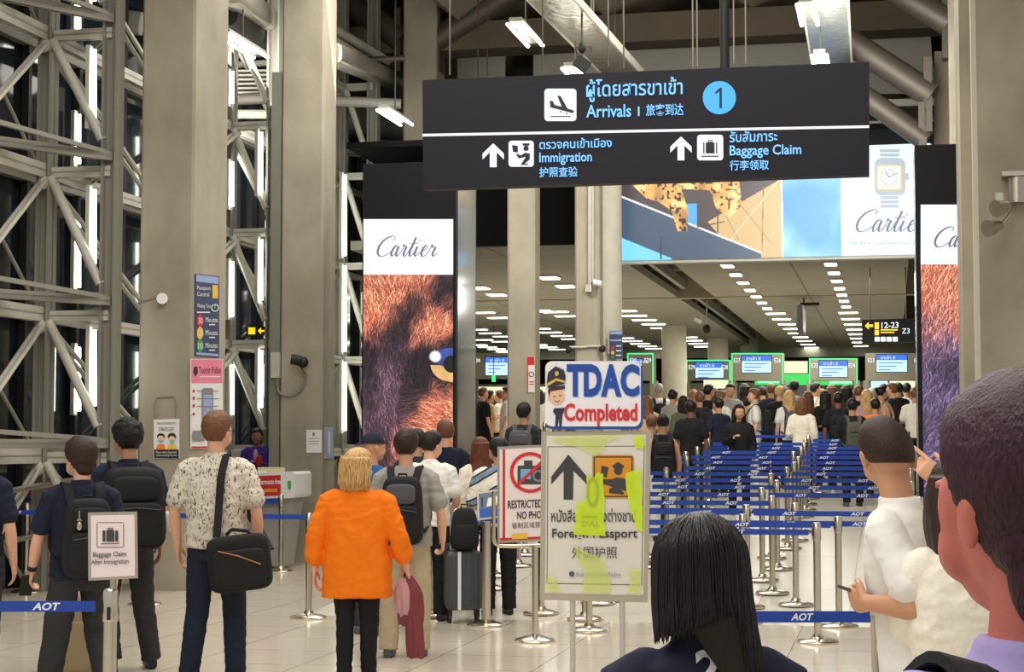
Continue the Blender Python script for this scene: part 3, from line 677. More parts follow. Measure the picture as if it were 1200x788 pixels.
m = MB(); m.add([B(us, V30, zz_), B(uR, V30, zz_), B(uR, V30, ztop), B(us, V30, ztop)], [(0, 1, 2, 3)]); m.build('watch_panel', glow('panel_pale_cyan', rgb(216, 238, 244), 1.0), t, True, None, False)
bd.k = 8
bd.text('EMPORIUM  |  SIAM PARAGON  |  CENTRAL', 996, 284, 1092, 287.5); bd.flush('small_lettering', INK); script(bd, 1001, 272, 1092, 246, 2.3); bd.flush('lettering', INK)
WB = glow('watch_steel', rgb(176, 186, 196), .9); WG = glow('watch_gold', rgb(226, 196, 120), .9); WD = glow('watch_dark', rgb(70, 74, 84), .9)
for y in range(7):
    if y < 3: bd.rect(1031+y*.3, 175+y*5, 1054-y*.3, 178.6+y*5)
    elif y < 6: bd.rect(1032, 230+(y-3)*5, 1053, 233.6+(y-3)*5)
bd.rrect(1025, 186, 1061, 229, 7); bd.rrect(1059, 203, 1065, 211, 2); bd.flush('watch_case', WB)
bd.rrect(1027, 193, 1057, 223, 4); bd.flush('watch_bezel', WG); bd.rrect(1028.8, 194.8, 1055.2, 221.2, 2.5); bd.flush('watch_dial', LEDW)
for k in range(12):
    a = math.radians(30*k); bd.line([(1042+7.5*math.cos(a), 208+7.5*math.sin(a)), (1042+10.5*math.cos(a), 208+10.5*math.sin(a))], .8)
bd.line([(1042, 208), (1038, 202)], 1); bd.line([(1042, 208), (1049, 204)], .8); bd.frame(1036, 202, 1048, 214, .4); bd.flush('watch_hands', WD)
# ---------------------------------------------------------------- the big hanging sign
p0 = P(757, 150, 17.0); t = thing('hanging_sign', Vector((p0.x, p0.y, p0.z-.6)), -CA, 'big black hanging arrivals sign with blue and white lettering', 'sign')
bd = Board(p0, -CV, t)
o = bd.slab([(495, 94), (1018.5, 72.5), (1018.5, 205), (496, 222)], .16).build('sign_box', SIGNB, t)
def L_(x): return lambda y: y
k_t, k_m, k_b = -22/523, -10/523, -16.5/523
bd.poly([(495, 157), (1018.5, 147), (1018.5, 150), (495, 160)]); bd.flush('divider', TXW)
for q in ((638, 104, 675.5, 142, 4), (596, 165, 625.5, 195.5, 3.5), (817, 158, 847.5, 188, 3.5)): bd.rrect(*q); bd.flush('pictogram_tile', TXW)
# arrows
for ax, ay in ((578, 182), (798, 174)):
    bd.poly([(ax, ay-14), (ax+12.5, ay-2), (ax+12.5, ay+5), (ax+4, ay-3.5), (ax+4, ay+14), (ax-4, ay+14), (ax-4, ay-3.5), (ax-12.5, ay+5), (ax-12.5, ay-2)]); bd.flush('arrow', TXW)
bd.disc(843, 114.5, 19.5); bd.flush('number_disc', DISCB)
DK = mat('sign_ink', rgb(22, 24, 34), .5)
bd.k = 9
bd.poly([(843.2, 103), (846, 102.6), (846, 127), (843, 127), (843, 107.5), (838.2, 110.5), (838.2, 107.8)]); bd.flush('number', DK)
# landing aircraft
bd.poly([(644, 118), (648, 118.5), (650, 123), (658, 125), (653, 112), (657, 112.5), (665, 127), (672, 129.5), (673, 132), (670, 132.5), (645, 126)]); bd.rect(645, 136, 669, 137.3); bd.disc(657, 131, 1); bd.disc(664, 133, 1); bd.flush('pictogram', DK)
# passport officer pictogram
bd.poly([(600, 170), (607, 171), (607, 179), (601, 178)]); bd.poly([(612, 168), (621, 168), (620, 171), (613, 171)]); bd.disc(616.5, 174, 3.2); bd.poly([(604, 180), (611, 182), (615, 179), (621, 180), (621, 187), (615, 192), (619, 192), (619, 193.5), (610, 193.5), (616, 184), (608, 186)]); bd.flush('pictogram', DK)
# case pictogram
bd.rect(827, 167, 837.5, 180); bd.frame(829.5, 164, 835, 167, 1); bd.rect(824, 167, 825.6, 180); bd.rect(839, 167, 840.6, 180); bd.rect(822, 182.5, 842.5, 184)
bd.flush('pictogram', DK)
bd.text('ผู้โดยสารขาเข้า', 687, 93, 800, 120, -.03, bold=.012); bd.flush('lettering', TXB)
bd.text('Arrivals', 687, 123, 739.5, 138, -.02, bold=.014); bd.flush('lettering', TXB)
bd.rect(747.5, 125, 749.5, 136); bd.flush('lettering', TXB)
bd.text('旅客到达', 757, 122, 801, 136, -.02, bold=.01); bd.flush('lettering', TXB)
bd.text('ตรวจคนเข้าเมือง', 632, 163, 717, 175, -.03, bold=.012); bd.flush('lettering', TXB)
bd.text('Immigration', 632, 179, 693.5, 194, -.02, bold=.014); bd.flush('lettering', TXB)
bd.text('护照查验', 632, 196, 677, 208, -.02, bold=.01); bd.flush('lettering', TXB)
bd.text('รับสัมภาระ', 855, 154, 911, 167, -.03, bold=.012); bd.flush('lettering', TXB)
bd.text('Baggage Claim', 855, 170.5, 939, 186, -.02, bold=.014); bd.flush('lettering', TXB)
bd.text('行李领取', 855, 188, 901, 200, -.02, bold=.01); bd.flush('lettering', TXB)
pp = onplane(848.5, 80, p0, CV)+CV*.08; MB().tube([pp-Vector((0, 0, .1)), Vector((pp.x, pp.y, RZ-.9))], .045, 14).build('hanger_pole', BLACK, t, smooth=40)
# ---------------------------------------------------------------- smaller hanging signs in the immigration hall
p0 = P(1042, 388, 33); t = thing('direction_sign', p0, -CA, 'black hanging sign with yellow arrow and numbers in the passport hall', 'sign')
bd = Board(p0, -CV, t); bd.slab([(1010, 375), (1075, 373), (1075, 401), (1010, 403)], .12).build('sign_box', BLACKP, t)
for x in (1020, 1062):
    q = bd.pt(x, 374, -.06); MB().tube([q, Vector((q.x, q.y, HC))], .012, 6).build('hanger', TUBE_D, t)
YG = glow('amber_text', rgb(255, 196, 40), 1.2)
bd.poly([(1013.5, 382), (1018, 377.5), (1018, 380.5), (1023, 380.5), (1023, 383.5), (1018, 383.5), (1018, 386.5)]); bd.rect(1025, 378, 1030, 386); bd.rect(1025, 387, 1030, 393); bd.rect(1032, 386, 1052, 387.5); bd.rect(1032, 389, 1048, 390.5); bd.flush('amber_marks', YG)
bd.text('12-23', 1033, 378, 1053, 385, -.03, bold=.01); bd.flush('lettering', TXW); bd.text('Z3', 1057, 385, 1066, 391, 0); bd.flush('lettering', TXW)
for k in range(4): bd.rrect(1025+k*7, 395, 1031+k*7, 400.5, 1); bd.flush('white_mark', TXW)
p0 = P(939, 376, 40); t = thing('blade_sign', p0, 0, 'narrow dark blade sign hanging edge-on under the low ceiling', 'sign')
MB().box(p0, (.12, 1.3, .62), CU, CV).build('sign_box', BLACKP, t); MB().box(P(949, 357, 40), (.42, .1, .08), CU, CV).build('bracket', BLACK, t); MB().box(P(936.6, 390, 39.3), (.05, .1, .1), CU, CV).build('sensor', BLACK, t)
q = P(942, 357, 40); MB().tube([q, Vector((q.x, q.y, HC))], .02, 6).build('hanger', BLACK, t)
MB().box(p0+CU*.066+Vector((0, 0, 0)), (.006, 1.1, .5), CU, CV).build('lit_face', glow('blade_face', rgb(120, 128, 130), .7), t)
# downlights
DL = []
def downlight(px, py, lab, grp, w=.3, l=.3, z=HC, lum=None):
    p = PZ(px, py, z-.02)
    if not DL:
        t = thing('downlight', p, -CA, lab, 'downlight', grp)
        MB().box((0, 0, .0), (1.15, 1.15, .03)).build('trim', WHITE, t, False); MB().box((0, 0, -.022), (1, 1, .012)).build('diffuser', LAMPW, t, False); DL.append(t)
    else: t = copy_tree(DL[0], None, p, -CA, lab, grp)
    t.scale = (w, l, 1)
# right-hand strip: two rows running to the far end
def row(a, b, n, lab, grp, w, l):
    pa, pb = PZ(*a, HC-.02), PZ(*b, HC-.02)
    for k in range(n):
        p = pa+(pb-pa)*(k/(n-1))
        if not DL: downlight(a[0], a[1], lab, grp, w, l)
        else:
            t = copy_tree(DL[0], None, p, -CA, lab, grp); t.scale = (w, l, 1)
row((852.5, 311), (899, 361), 7, 'near square downlight in the left row of the strip below the billboard', 'near left downlights', .2, .42)
row((973.5, 309), (991.5, 359), 7, 'near square downlight in the right row of the strip below the billboard', 'near right downlights', .2, .42)
row((909, 367), (958, 414), 11, 'far slim downlight in the left row of the strip below the billboard', 'far left downlights', .45, .28)
row((994, 366), (1012, 413), 10, 'far slim downlight in the right row of the strip below the billboard', 'far right downlights', .45, .28)
for x, y in ((561.5, 337), (582, 345), (643.5, 325), (663, 335), (637, 364)): downlight(x, y, 'round bright downlight in the left low ceiling beside the square columns', 'bright left downlights', .34, .5)
gl = 'slim downlights of the left ceiling'
for a, b, n in (((565, 366), (586, 372), 2), ((651, 365), (665, 370), 2), ((731, 364), (776, 384), 5), ((558, 386), (590, 394), 3), ((632, 385), (670, 397), 4), ((731, 396), (775, 411), 6), ((560, 404), (592, 411), 4), ((630, 404), (675, 414), 5), ((566, 398), (588, 400), 2), ((805, 395), (830, 409), 5)):
    row(a, b, n, 'slim lit panel among the left low ceiling downlight rows', gl, .6, .24)
# ---------------------------------------------------------------- passport booths
GRN = glow('green_edge', rgb(60, 235, 130), 1.1); SCB = glow('monitor_white', rgb(190, 225, 250), 1.0); SCT = glow('monitor_blue', rgb(50, 110, 225), 1.0); LITW = glow('booth_window', rgb(226, 236, 190), .95); GRS = glow('green_screen', rgb(24, 200, 80), 1.0)
BOOTH = mat('booth_grey', rgb(118, 112, 98), .6); BOOTHD = mat('booth_dark', rgb(46, 46, 42), .6)
ZF = RM*(RV1-RV0)
def booth(x0, x1, y0, y1, mx0, mx1, my0, my1, num, d, lab, green=True):
    p0 = P((x0+x1)/2, y1, d); t = thing('passport_booth', Vector((p0.x, p0.y, ZF)), -CA, lab, 'booth', 'passport booths')
    bd = Board(p0, -CV, t)
    bd.slab([(x0, y0), (x1, y0), (x1, y1), (x0, y1)], .5).build('header', BOOTH, t)
    a, b = bd.pt(x0+1, y1), bd.pt(x1-1, y1)
    for q in (a, b): MB().box(Vector((q.x, q.y, (q.z+ZF)/2))+CV*.25, (.16, .5, q.z-ZF), CU, CV).build('side_wall', BOOTH, t)
    c = (a+b)/2; wdt = (b-a).length; MB().box(Vector((c.x, c.y, ZF+.55))+CV*.25, (wdt, .6, 1.1), CU, CV).build('counter', BOOTHD, t)
    if green:
        bd.rect(x0, y0, x1, y0+1.5); bd.rect(x0, y0+1.5, x0+1.5, y1+4); bd.rect(x1-1.5, y0+1.5, x1, y1+4); bd.flush('green_edge', GRN)
    bd.k = 3
    bd.rect(mx0-.8, my0-.8, mx1+.8, my1+.8); bd.flush('monitor', BLACKP)
    bd.rect(mx0, my0+6, mx1, my1); bd.flush('screen', SCB); bd.rect(mx0, my0, mx1, my0+6.2); bd.flush('screen_header', SCT)
    o_ = MB(); bd.text('ขาเข้า E', mx0+5, my0+1.2, mx0+22, my0+5); bd.flush('screen_title', TXW)
    for k in range(3): bd.rect(mx0+3, my0+9+k*4, mx0+(mx1-mx0)*(.85-.2*k), my0+10+k*4)
    bd.flush('screen_text', SCT)
    bd.text('E%d' % num, x0+3, y0+6, x0+10.5, y0+11); bd.text('E%d' % (num-1), x1-10.5, y0+6, x1-3, y0+11); bd.flush('number', TXW)
    return bd, t
bk = 'passport booth with blue and white monitor, '
booth(552, 606, 414, 444, 569, 596, 419, 440, 34, 50, bk+'seen left of the red notice column', False)
booth(735, 766, 414, 446, 737.5, 752, 421, 438, 30, 48, bk+'mostly behind the blue lettered sign')
booth(804, 856, 422, 446, 815, 848, 425, 443, 29, 51.8, bk+'in front of the pale round column')
booth(857, 918, 414, 446, 869.5, 904, 417, 437, 27, 48, bk+'above the long green screen')
booth(948, 1005, 420, 446, 960, 993, 423, 442, 25, 50, bk+'right of the long green screen')
booth(1014, 1082, 414, 446, 1027, 1063, 416, 436, 23, 48, bk+'nearest the right screen tower', False)
def panel(x0, y0, x1, y1, m_, name, lab, cat, d=53):
    p0 = P((x0+x1)/2, y1, d); t = thing(name, p0, -CA, lab, cat); bd = Board(p0, -CV, t); bd.slab([(x0, y0), (x1, y0), (x1, y1), (x0, y1)], .1).build('housing', BOOTHD, t)
    c_ = bd.pt((x0+x1)/2, y1, -.05); MB().box(Vector((c_.x, c_.y, (c_.z+ZF)/2)), (.5, .1, c_.z-ZF), CU, CV).build('stand', BOOTHD, t)
    bd.rect(x0+.5, y0+.5, x1-.5, y1-.5); bd.flush('lit_face', m_); return bd, t
bd, t = panel(884, 438, 1000, 452, GRS, 'green_display', 'long bright green display behind the crowd', 'display'); bd.rect(888, 440, 918, 449); bd.rect(972, 441, 998, 450); bd.flush('pale_area', glow('green_pale', rgb(150, 245, 190), 1.0)); bd.text('WELCOME', 890, 441.5, 915, 447.5); bd.flush('lettering', GRN)
panel(1042, 441, 1073, 456, LITW, 'lit_window', 'pale lit window under the booth beside the right tower', 'window', 49.5)
panel(824, 445, 854, 456, LITW, 'lit_window', 'pale lit window under the booth by the round column', 'window', 51.4)
panel(918, 423, 947, 438, LITW, 'lit_panel', 'pale lit wall panel between two passport booths', 'panel', 56)
panel(560, 453, 676, 466, LITW, 'lit_panel', 'pale lit counter panel behind the left queue', 'panel', 54)
bd, t = panel(1020, 440, 1041, 455, SCB, 'poster_screen', 'small screen with red band beside the pale lit window', 'screen', 49.7); bd.rect(1021, 441, 1040, 444); bd.flush('red_band', glow('red_band', rgb(205, 60, 60), .9))
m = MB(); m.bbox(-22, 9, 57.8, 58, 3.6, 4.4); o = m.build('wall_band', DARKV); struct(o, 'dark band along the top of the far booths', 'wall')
# exit marker
p0 = P(578.5, 444, 49.5); t = thing('exit_sign', p0, -CA, 'small green lit sign under the left booth monitor', 'sign'); bd = Board(p0, -CV, t); bd.slab([(576, 440), (581, 440), (581, 448), (576, 448)], .08).build('housing', BOOTHD, t); bd.rrect(576.3, 440.3, 580.7, 447.7, .6); bd.flush('lit_face', GRN); q = bd.pt(578.5, 441, -.04); MB().tube([q, Vector((q.x, q.y, HC))], .012, 6).build('hanger', TUBE_D, t)
# ---------------------------------------------------------------- notices on the pillars
PW = mat('paper_white', rgb(226, 226, 222), .6); PINK = mat('paper_pink', rgb(226, 128, 148), .6); NAVY = mat('paper_navy', rgb(58, 70, 104), .5); RED = mat('print_red', rgb(206, 40, 44), .5); YEL = mat('print_yellow', rgb(232, 190, 60), .5); GRE = mat('print_green', rgb(70, 160, 80), .5); INKD = mat('print_ink', rgb(44, 44, 50), .6); INKG = mat('print_grey', rgb(130, 132, 136), .6); SKINP = mat('print_skin', rgb(240, 196, 160), .6); ORA = mat('print_orange', rgb(240, 130, 40), .5); PBLUE = mat('print_blue', rgb(150, 170, 210), .5); BLUEP = mat('print_strong_blue', rgb(30, 78, 170), .5)
def notice(plane_p, n, pts, name, lab, m_, cat='poster', th=.012):
    p = onplane(*pts[0], plane_p, n); t = thing(name, p, 0, lab, cat); bd = Board(plane_p+n*(th+.002), n, t); bd.slab(pts, th).build('sheet', m_, t); return bd
SU = CU*U1; F1 = CV*V1
bd = notice(SU, CU, [(229, 321), (257, 324), (257, 419), (229, 417)], 'waiting_time_poster', 'navy waiting-time poster with red, yellow and green lights', NAVY)
bd.poly([(230, 322), (256, 325), (256, 333), (230, 330)]); bd.poly([(230, 413), (256, 415), (256, 418), (230, 416)]); bd.flush('pale_band', PBLUE)
bd.poly([(249, 334), (255.5, 334.5), (255.5, 350), (249, 349.5)]); bd.flush('yellow_square', YEL)
bd.disc(234.5, 376, 3.8, 7.4); bd.flush('red_light', RED); bd.disc(234.5, 390.5, 3.8, 7.4); bd.flush('yellow_light', YEL); bd.disc(234.5, 405.5, 3.8, 7.4); bd.flush('green_light', GRE)
bd.text('30', 232.5, 372.5, 237.5, 379.5); bd.text('20', 232.5, 387, 237.5, 394); bd.text('10', 232.5, 402, 237.5, 409)
for y in (372, 387, 402): bd.text('Minutes', 241, y, 255, y+6); bd.rect(245, y+8, 252, y+9.4)
bd.flush('minutes_lettering', PW); bd.text('Passport', 231, 335, 247, 341, .05); bd.text('Control', 231, 342, 245, 347, .05); bd.flush('lettering', PW); bd.text('Waiting Time', 231, 356, 247, 362, .05); bd.flush('lettering', PW); bd.ring(252, 361, 4.5, 1); bd.line([(252, 361), (252, 357.5)], .7); bd.rect(231, 365.5, 246, 367); bd.flush('lettering', PW)
bd = notice(SU, CU, [(224, 421), (261, 421), (261, 527), (224, 526)], 'police_poster', 'pink and white tourist police poster below the waiting-time poster', PW)
bd.rect(224.5, 421.5, 260.5, 449); bd.flush('pink_band', PINK); bd.text('Tourist Police', 233, 430, 259, 438, bold=.02); bd.flush('heading', mat('print_wine', rgb(122, 40, 60), .6))
bd.poly([(227, 430), (231.5, 430), (232, 437), (229.2, 442), (226.5, 437)]); bd.flush('badge', INKD); bd.rect(234, 441, 258, 442.2); bd.flush('white_line', PW)
bd.rect(226, 457, 228.5, 460); bd.rect(226, 465, 228.5, 468.5); bd.rect(226, 474, 228.5, 477.5); bd.rect(226, 484, 228.5, 487); bd.rect(224.8, 523.5, 260.5, 525.5); bd.flush('red_marks', RED)
bd.rrect(237, 455, 250, 502, 3); bd.flush('phone_picture', INKG); bd.rrect(238.5, 463, 248.5, 494, 1); bd.flush('phone_screen', PBLUE); bd.ring(243.5, 480, 4, 1.2); bd.rect(231, 458, 256, 459); bd.rect(231, 467, 256, 468); bd.rect(231, 476, 256, 477); bd.rect(226, 505, 240, 517); bd.flush('print', INKG)
bd = notice(F1, -CV, [(180, 492), (210, 491), (210, 537), (180, 538)], 'mask_poster', 'white mask notice with two cartoon faces on the first pillar', PW)
bd.rect(180.5, 527, 209.5, 537.3); bd.flush('dark_band', INKD); bd.text('กรุณาสวมหน้ากาก', 184, 494, 206, 499); bd.text('ตลอดเวลา', 186, 501, 204, 505.5); bd.disc(188.5, 512, 4.7, 4); bd.disc(201.5, 512, 5, 4.4); bd.flush('hair_print', INKD)
bd.disc(188.5, 515, 4, 4.2); bd.disc(201.5, 515.5, 4, 4.2); bd.flush('face_print', SKINP); bd.poly([(183, 527), (184.5, 521), (192.5, 521), (194, 527)]); bd.flush('orange_top', ORA); bd.poly([(196, 527), (197.5, 521), (205.5, 521), (207, 527)]); bd.flush('yellow_top', YEL); bd.disc(188.5, 517.2, 3, 2); bd.disc(201.5, 517.7, 3, 2); bd.flush('mask_print', mat('print_teal', rgb(110, 190, 180), .6)); bd.text('Please wear a face mask', 183, 528.7, 207, 531.6); bd.text('before entering this area', 183, 532.5, 207, 535.6); bd.flush('lettering', PW)
F2 = CV*V2
bd = notice(F2, -CV, [(359, 504), (377, 504), (377, 531), (359, 531)], 'notice_sheet', 'white notice sheet on the camera pillar', PW); bd.rect(366, 507, 369, 511); bd.rect(362, 514, 374, 514.7); bd.rect(362, 517, 374, 517.7); bd.rect(362, 520, 373, 520.7); bd.flush('print', INKG)
bd = notice(SU, CU, [(381, 501), (390, 501), (390, 538), (381, 538)], 'blue_notice', 'pale blue strip notice on the side of the camera pillar', PBLUE); bd.rect(384, 506, 387, 532); bd.flush('print', PW)
pc = P(610.5, 400, 28.3); vp = uv_of(pc)[1]
bd = notice(CV*vp, -CV, [(617, 418), (626.5, 418), (626.5, 460), (617, 460)], 'red_notice', 'red and white no-photo notice on the square column', PW); bd.rect(617.3, 418.3, 626.2, 428); bd.rect(617.3, 428, 619, 459.5); bd.flush('red_area', RED); bd.ring(622.8, 439, 3.2, .9); bd.flush('ring', INKD); bd.rect(620.5, 447, 625.5, 448.2); bd.rect(620.5, 450, 625.5, 451.2); bd.flush('print', RED)
pc = P(704, 400, 29.2); vp = uv_of(pc)[1]
bd = notice(CV*vp, -CV, [(714.5, 388), (729.5, 388), (729.5, 421), (714.5, 421)], 'queue_poster', 'navy poster with traffic lights on the thick round column', NAVY, th=.02); bd.rect(715, 388.5, 729, 392); bd.rect(715, 398, 729, 400); bd.flush('pale_band', PBLUE); bd.disc(718, 408, 2.2); bd.flush('red_light', RED); bd.disc(718, 413.5, 2.2); bd.flush('yellow_light', YEL); bd.disc(718, 418.5, 2.0); bd.flush('green_light', GRE); bd.rect(722, 405, 728, 406.4); bd.rect(722, 410.5, 728, 412); bd.rect(722, 416, 728, 417.4); bd.flush('print', PW); q = bd.pt(716, 405, -.2); MB().box(q, (.06, .36, .3), CU, CV).build('bracket', STEEL, bd.parent)
# ---------------------------------------------------------------- cameras, conduits, fittings on the pillars
t = thing('security_camera', onplane(345, 425, F2, CV), 0, 'black security camera pair on the second pillar', 'security camera')
q = lambda x, y, o=0: onplane(x, y, F2-CV*o, CV)
MB().tube([q(341, 421, .25), q(352, 423, .2)], .075, 14).build('camera_body', BLACK, t, smooth=40); MB().blob(q(355, 425, .15), (.08, .08, .08)).build('dome', BLACK, t, smooth=60); MB().tube([q(349, 426, .18), q(353, 434, .1), q(357, 440, .01)], .03, 8).build('bracket', CHROME_B, t, smooth=40)
MB().tube(smooth_path([tuple(q(x, y, .03)) for x, y in ((358, 440), (356, 452), (346, 463), (334, 464), (326, 458), (325, 444))], 5), .018, 8).build('conduit', STEEL_D, t, smooth=40)
m = MB(); bd = Board(F2-CV*.06, -CV, t); bd.slab([(317, 413), (327, 413), (327, 443), (317, 443)], .06).build('junction_box', STEEL, t)
t = thing('round_sensor', onplane(190, 350, F1, CV), 0, 'small white round sensor with cable on the first pillar', 'sensor')
q = lambda x, y, o=0: onplane(x, y, F1-CV*o, CV)
MB().tube([q(190, 350, 0), q(190, 350, .07)], .065, 20).build('sensor_head', WHITE, t, smooth=40); MB().tube(smooth_path([tuple(q(x, y, .012)) for x, y in ((162, 353), (172, 352), (184, 348))], 4), .01, 6).build('cable', STEEL_D, t)
m = MB(); m.tube([q(x, y, .012) for x, y in ((182, 492), (181, 474), (184, 466), (204, 465), (206, 472), (206, 491))], .008, 6); o = m.build('poster_cable', STEEL_D); tag(o, 'thin looped cable above the mask notice', 'cable')
pc = P(688, 400, 28.6); vp = uv_of(pc)[1]; q = lambda x, y, o=0: onplane(x, y, CV*(vp-o), CV)
m = MB(); m.tube([q(691, 215, .04), q(691, 338, .04)], .03, 8); m.tube([q(694.5, 215, .04), q(694.5, 330, .04)], .02, 8); o = m.build('conduit_pipe', STEEL, smooth=40); tag(o, 'pair of conduits running down the square column', 'conduit')
t = thing('security_camera', q(699, 334), 0, 'small white security camera high on the conduit column', 'security camera'); MB().box(q(690, 338, .06), (.1, .08, .12), CU, CV).build('junction_box', STEEL, t); MB().tube([q(696, 331, .12), q(705, 333, .14)], .05, 12).build('camera_body', WHITE, t, smooth=40); MB().tube(smooth_path([tuple(q(x, y, .04)) for x, y in ((690, 342), (694, 347), (699, 343), (699, 336))], 4), .012, 6).build('cable', STEEL_D, t)
for x, y, lab in ((666, 410, 'dark dome camera left of the conduit column'), (706, 409, 'dark dome camera right of the conduit column')):
    t = thing('dome_camera', q(x, y), 0, lab, 'security camera'); MB().tube([q(688, y-3, .02), q(x, y-3, .05)], .02, 8).build('bracket', STEEL, t); MB().blob(q(x, y, .05), (.055, .055, .06)).build('dome', BLACK, t, smooth=60)
t = thing('dome_camera', P(828, 384, 44), 0, 'black dome camera hanging in the ceiling gap', 'security camera'); pq = P(828, 386, 44); MB().blob(pq, (.1, .1, .12)).build('dome', BLACK, t, smooth=60); MB().tube([pq, P(828, 352, 44)], .02, 8).build('hanger', STEEL, t); MB().box(P(818, 376, 44), (.2, .1, .09), (CU-Vector((0, 0, .5))).normalized(), CV, (CU*.5+Vector((0, 0, 1))).normalized()).build('camera_body', WHITE, t); MB().tube([P(818, 376, 44), P(816, 352, 44)], .02, 8).build('hanger', STEEL, t)
# spotlights on the right-edge pillar
FV = CV*(VR-.25); q = lambda x, y, o=0: onplane(x, y, FV-CV*o, CV)
t = thing('spotlight', q(1190, 215), 0, 'steel twin spotlight bracket on the right-edge pillar', 'spotlight')
MB().box(q(1188, 205, .12), (.26, .24, .05), CU, CV).build('bracket', CHROME_B, t); MB().tube([q(1192, 208, .12), q(1192, 238, .12)], .1, 20).build('bracket_drum', CHROME_B, t, smooth=40)
for x, y in ((1181, 241), (1172, 264)):
    c = q(x, y, .25); MB().tube([c, c+Vector((-.16, -.10, -.05))], [.05, .095], 18).build('lamp_head', CHROME_B, t, smooth=40)
MB().tube([q(1190, 240, .12), q(1184, 250, .2), q(1175, 262, .25)], .02, 8).build('arm', CHROME_B, t)
MB().box(q(1171, 231, .2), (.08, .06, .09), CU, CV).build('clip', CHROME_B, t)
bd = Board(P(1092, 549, 23.0), -CV, thing('light_badge', P(1092, 549, 23.0), 0, 'small lit blue badge low on the right screen tower', 'badge')); bd.slab([(1080, 545), (1104, 545), (1104, 553), (1080, 553)], .05).build('housing', BLACKP, bd.parent); bd.text('TOURS  AIR', 1082, 547, 1102, 551.5); bd.flush('lettering', SCB)
# ================================================================ queue stanchions
SB = None
def aot(parent, x0, w, h, y, name='belt_lettering'):
    """white belt lettering on both faces, in the belt's own axes"""
    vs_, fs = text_geo('AOT', .25, .03); xs = [v[0] for v in vs_]; ys = [v[1] for v in vs_]; ax, bx, ay, by = min(xs), max(xs), min(ys), max(ys)
    m = MB()
    for side in (-1, 1):
        m.add([(x0+(-side)*((v[0]-ax)/(bx-ax)-.5)*w, side*y, .93+((v[1]-ay)/(by-ay)-.5)*h) for v in vs_], fs)
    o = m.build(name, BELTW, parent, False, None, False); return o
def stanchion(loc, rz, L, label, group='', text=(.5,), tag_=True, head=True):
    t = thing('queue_stanchion', loc, rz, label, 'stanchion', group or None)
    MB().lathe([(.175, 0), (.178, .012), (.165, .024), (.10, .04), (.05, .05), (.038, .075)], n=32).build('base', CHROME, t, False, 50)
    MB().lathe([(.0315, .05), (.0315, .885)], n=24).build('post', CHROME, t, False, 50)
    MB().lathe([(.036, .86), (.037, .87), (.037, 1.0), (.03, 1.012), (.01, 1.015)], n=24).build('belt_head', CHROME, t, False, 50)
    if L:
        MB().box((.026, 0, .93), (.03, .035, .07)).build('belt_slot', BLACK, t, False)
        b = MB().box((.035+L/2, 0, .93), (L-.07, .003, .05)).build('belt', BELT, t, False)
        for k in text: aot(b, L*k, .135, .034, .0025)
    return t
QL = 'chrome stanchion with blue lettered belt in the stepped queue lanes behind the passport sign'
PROTO = {}
def row_post(u, v, L, label=QL, grp='stanchions of the queue lanes', rz=-CA):
    p = B(u, v, 0); p.z = ground(p)
    if L not in PROTO: PROTO[L] = stanchion(p, rz, L, label, grp, (.28, .72) if L > 1 else ()); return PROTO[L]
    return copy_tree(PROTO[L], None, p, rz, label, grp)
rq = random.Random(3)
v = 17.0; k = 0
while v < 33.4:
    off = rq.uniform(-.1, .1); st = 1.5; us_ = [-4.35+off+st*i for i in range(4)]
    us_ = [u for u in us_ if u < .34 or (v > 20 and u < .5)][:4]
    us_ = [u for u in us_ if all(abs(u-cu) > .6 or abs(v-cv_) > .7 for cu, cv_ in (uv_of(P(704, HZ, 29.6)), uv_of(P(688, HZ, 28.8)), uv_of(P(610, HZ, 28.5))))]
    gap = k % 3
    for i, u in enumerate(us_):
        last = i == len(us_)-1
        if gap == 1 and i == 0 and v > 24: continue
        row_post(u, v+rq.uniform(-.05, .05), 0 if last or (gap == 2 and i == 2 and v < 20) else 1.5)
    v += .92; k += 1
for u, v, L in ((-6.6, 34.0, 1.65), (-4.95, 34.0, 0), (-7.4, 35.2, 1.65), (-5.75, 35.2, 0), (-7.2, 33.6, 0)): row_post(u, v, L, 'chrome stanchion with blue belt beside the left screen tower, far back', 'far left stanchions')
# stanchions one can point to
def st_px(px, d, rz, L, label, text=(.5,), grp=''): return stanchion(spot(px, d), rz, L, label, grp, text)
st_px(956, 15.3, math.pi-CA, 1.5, 'nearest tall chrome stanchion of the right lanes, belt running left', (.45,))
st_px(981, 16.6, math.pi-CA, 1.6, 'second chrome stanchion of the right lanes, close behind the nearest', (.55,))
st_px(931, 17.9, math.pi-CA, 1.6, 'slim chrome stanchion between the nearest right-lane stanchion and the long-haired person', (.3,))
st_px(690, 16.2, -CA, 0, 'chrome stanchion with dome base right behind the passport sign legs')
st_px(634, 17.6, -CA, 0, 'chrome stanchion behind the red-ring camera notice')
st_px(716, 18.4, -CA, 0, 'chrome stanchion farthest back behind the passport sign legs')
st_px(656, 18.9, -CA, 0, 'chrome stanchion half hidden by the left edge of the passport sign')
st_px(363, 17.4, math.pi-CA, 0, 'chrome stanchion beside the person in orange, left of them')
st_px(330, 23.6, math.pi-CA, 1.6, 'chrome stanchion in front of the red counter, blue belt to the left', (.4,))
st_px(33, 20.3, math.pi-CA, 1.5, 'chrome stanchion by the handrail at the left edge', (.4,))
st_px(92, 19.5, math.pi-CA, 1.2, 'chrome stanchion behind the two dark backpacks', (.6,))
st_px(172, 18.8, -CA, 1.75, 'chrome stanchion behind the large backpack with belt along the first pillar', (.5,))
t = st_px(132, 8.45, math.pi, 1.5, 'nearest stanchion at lower left carrying the baggage sign, blue belt to the left', ())
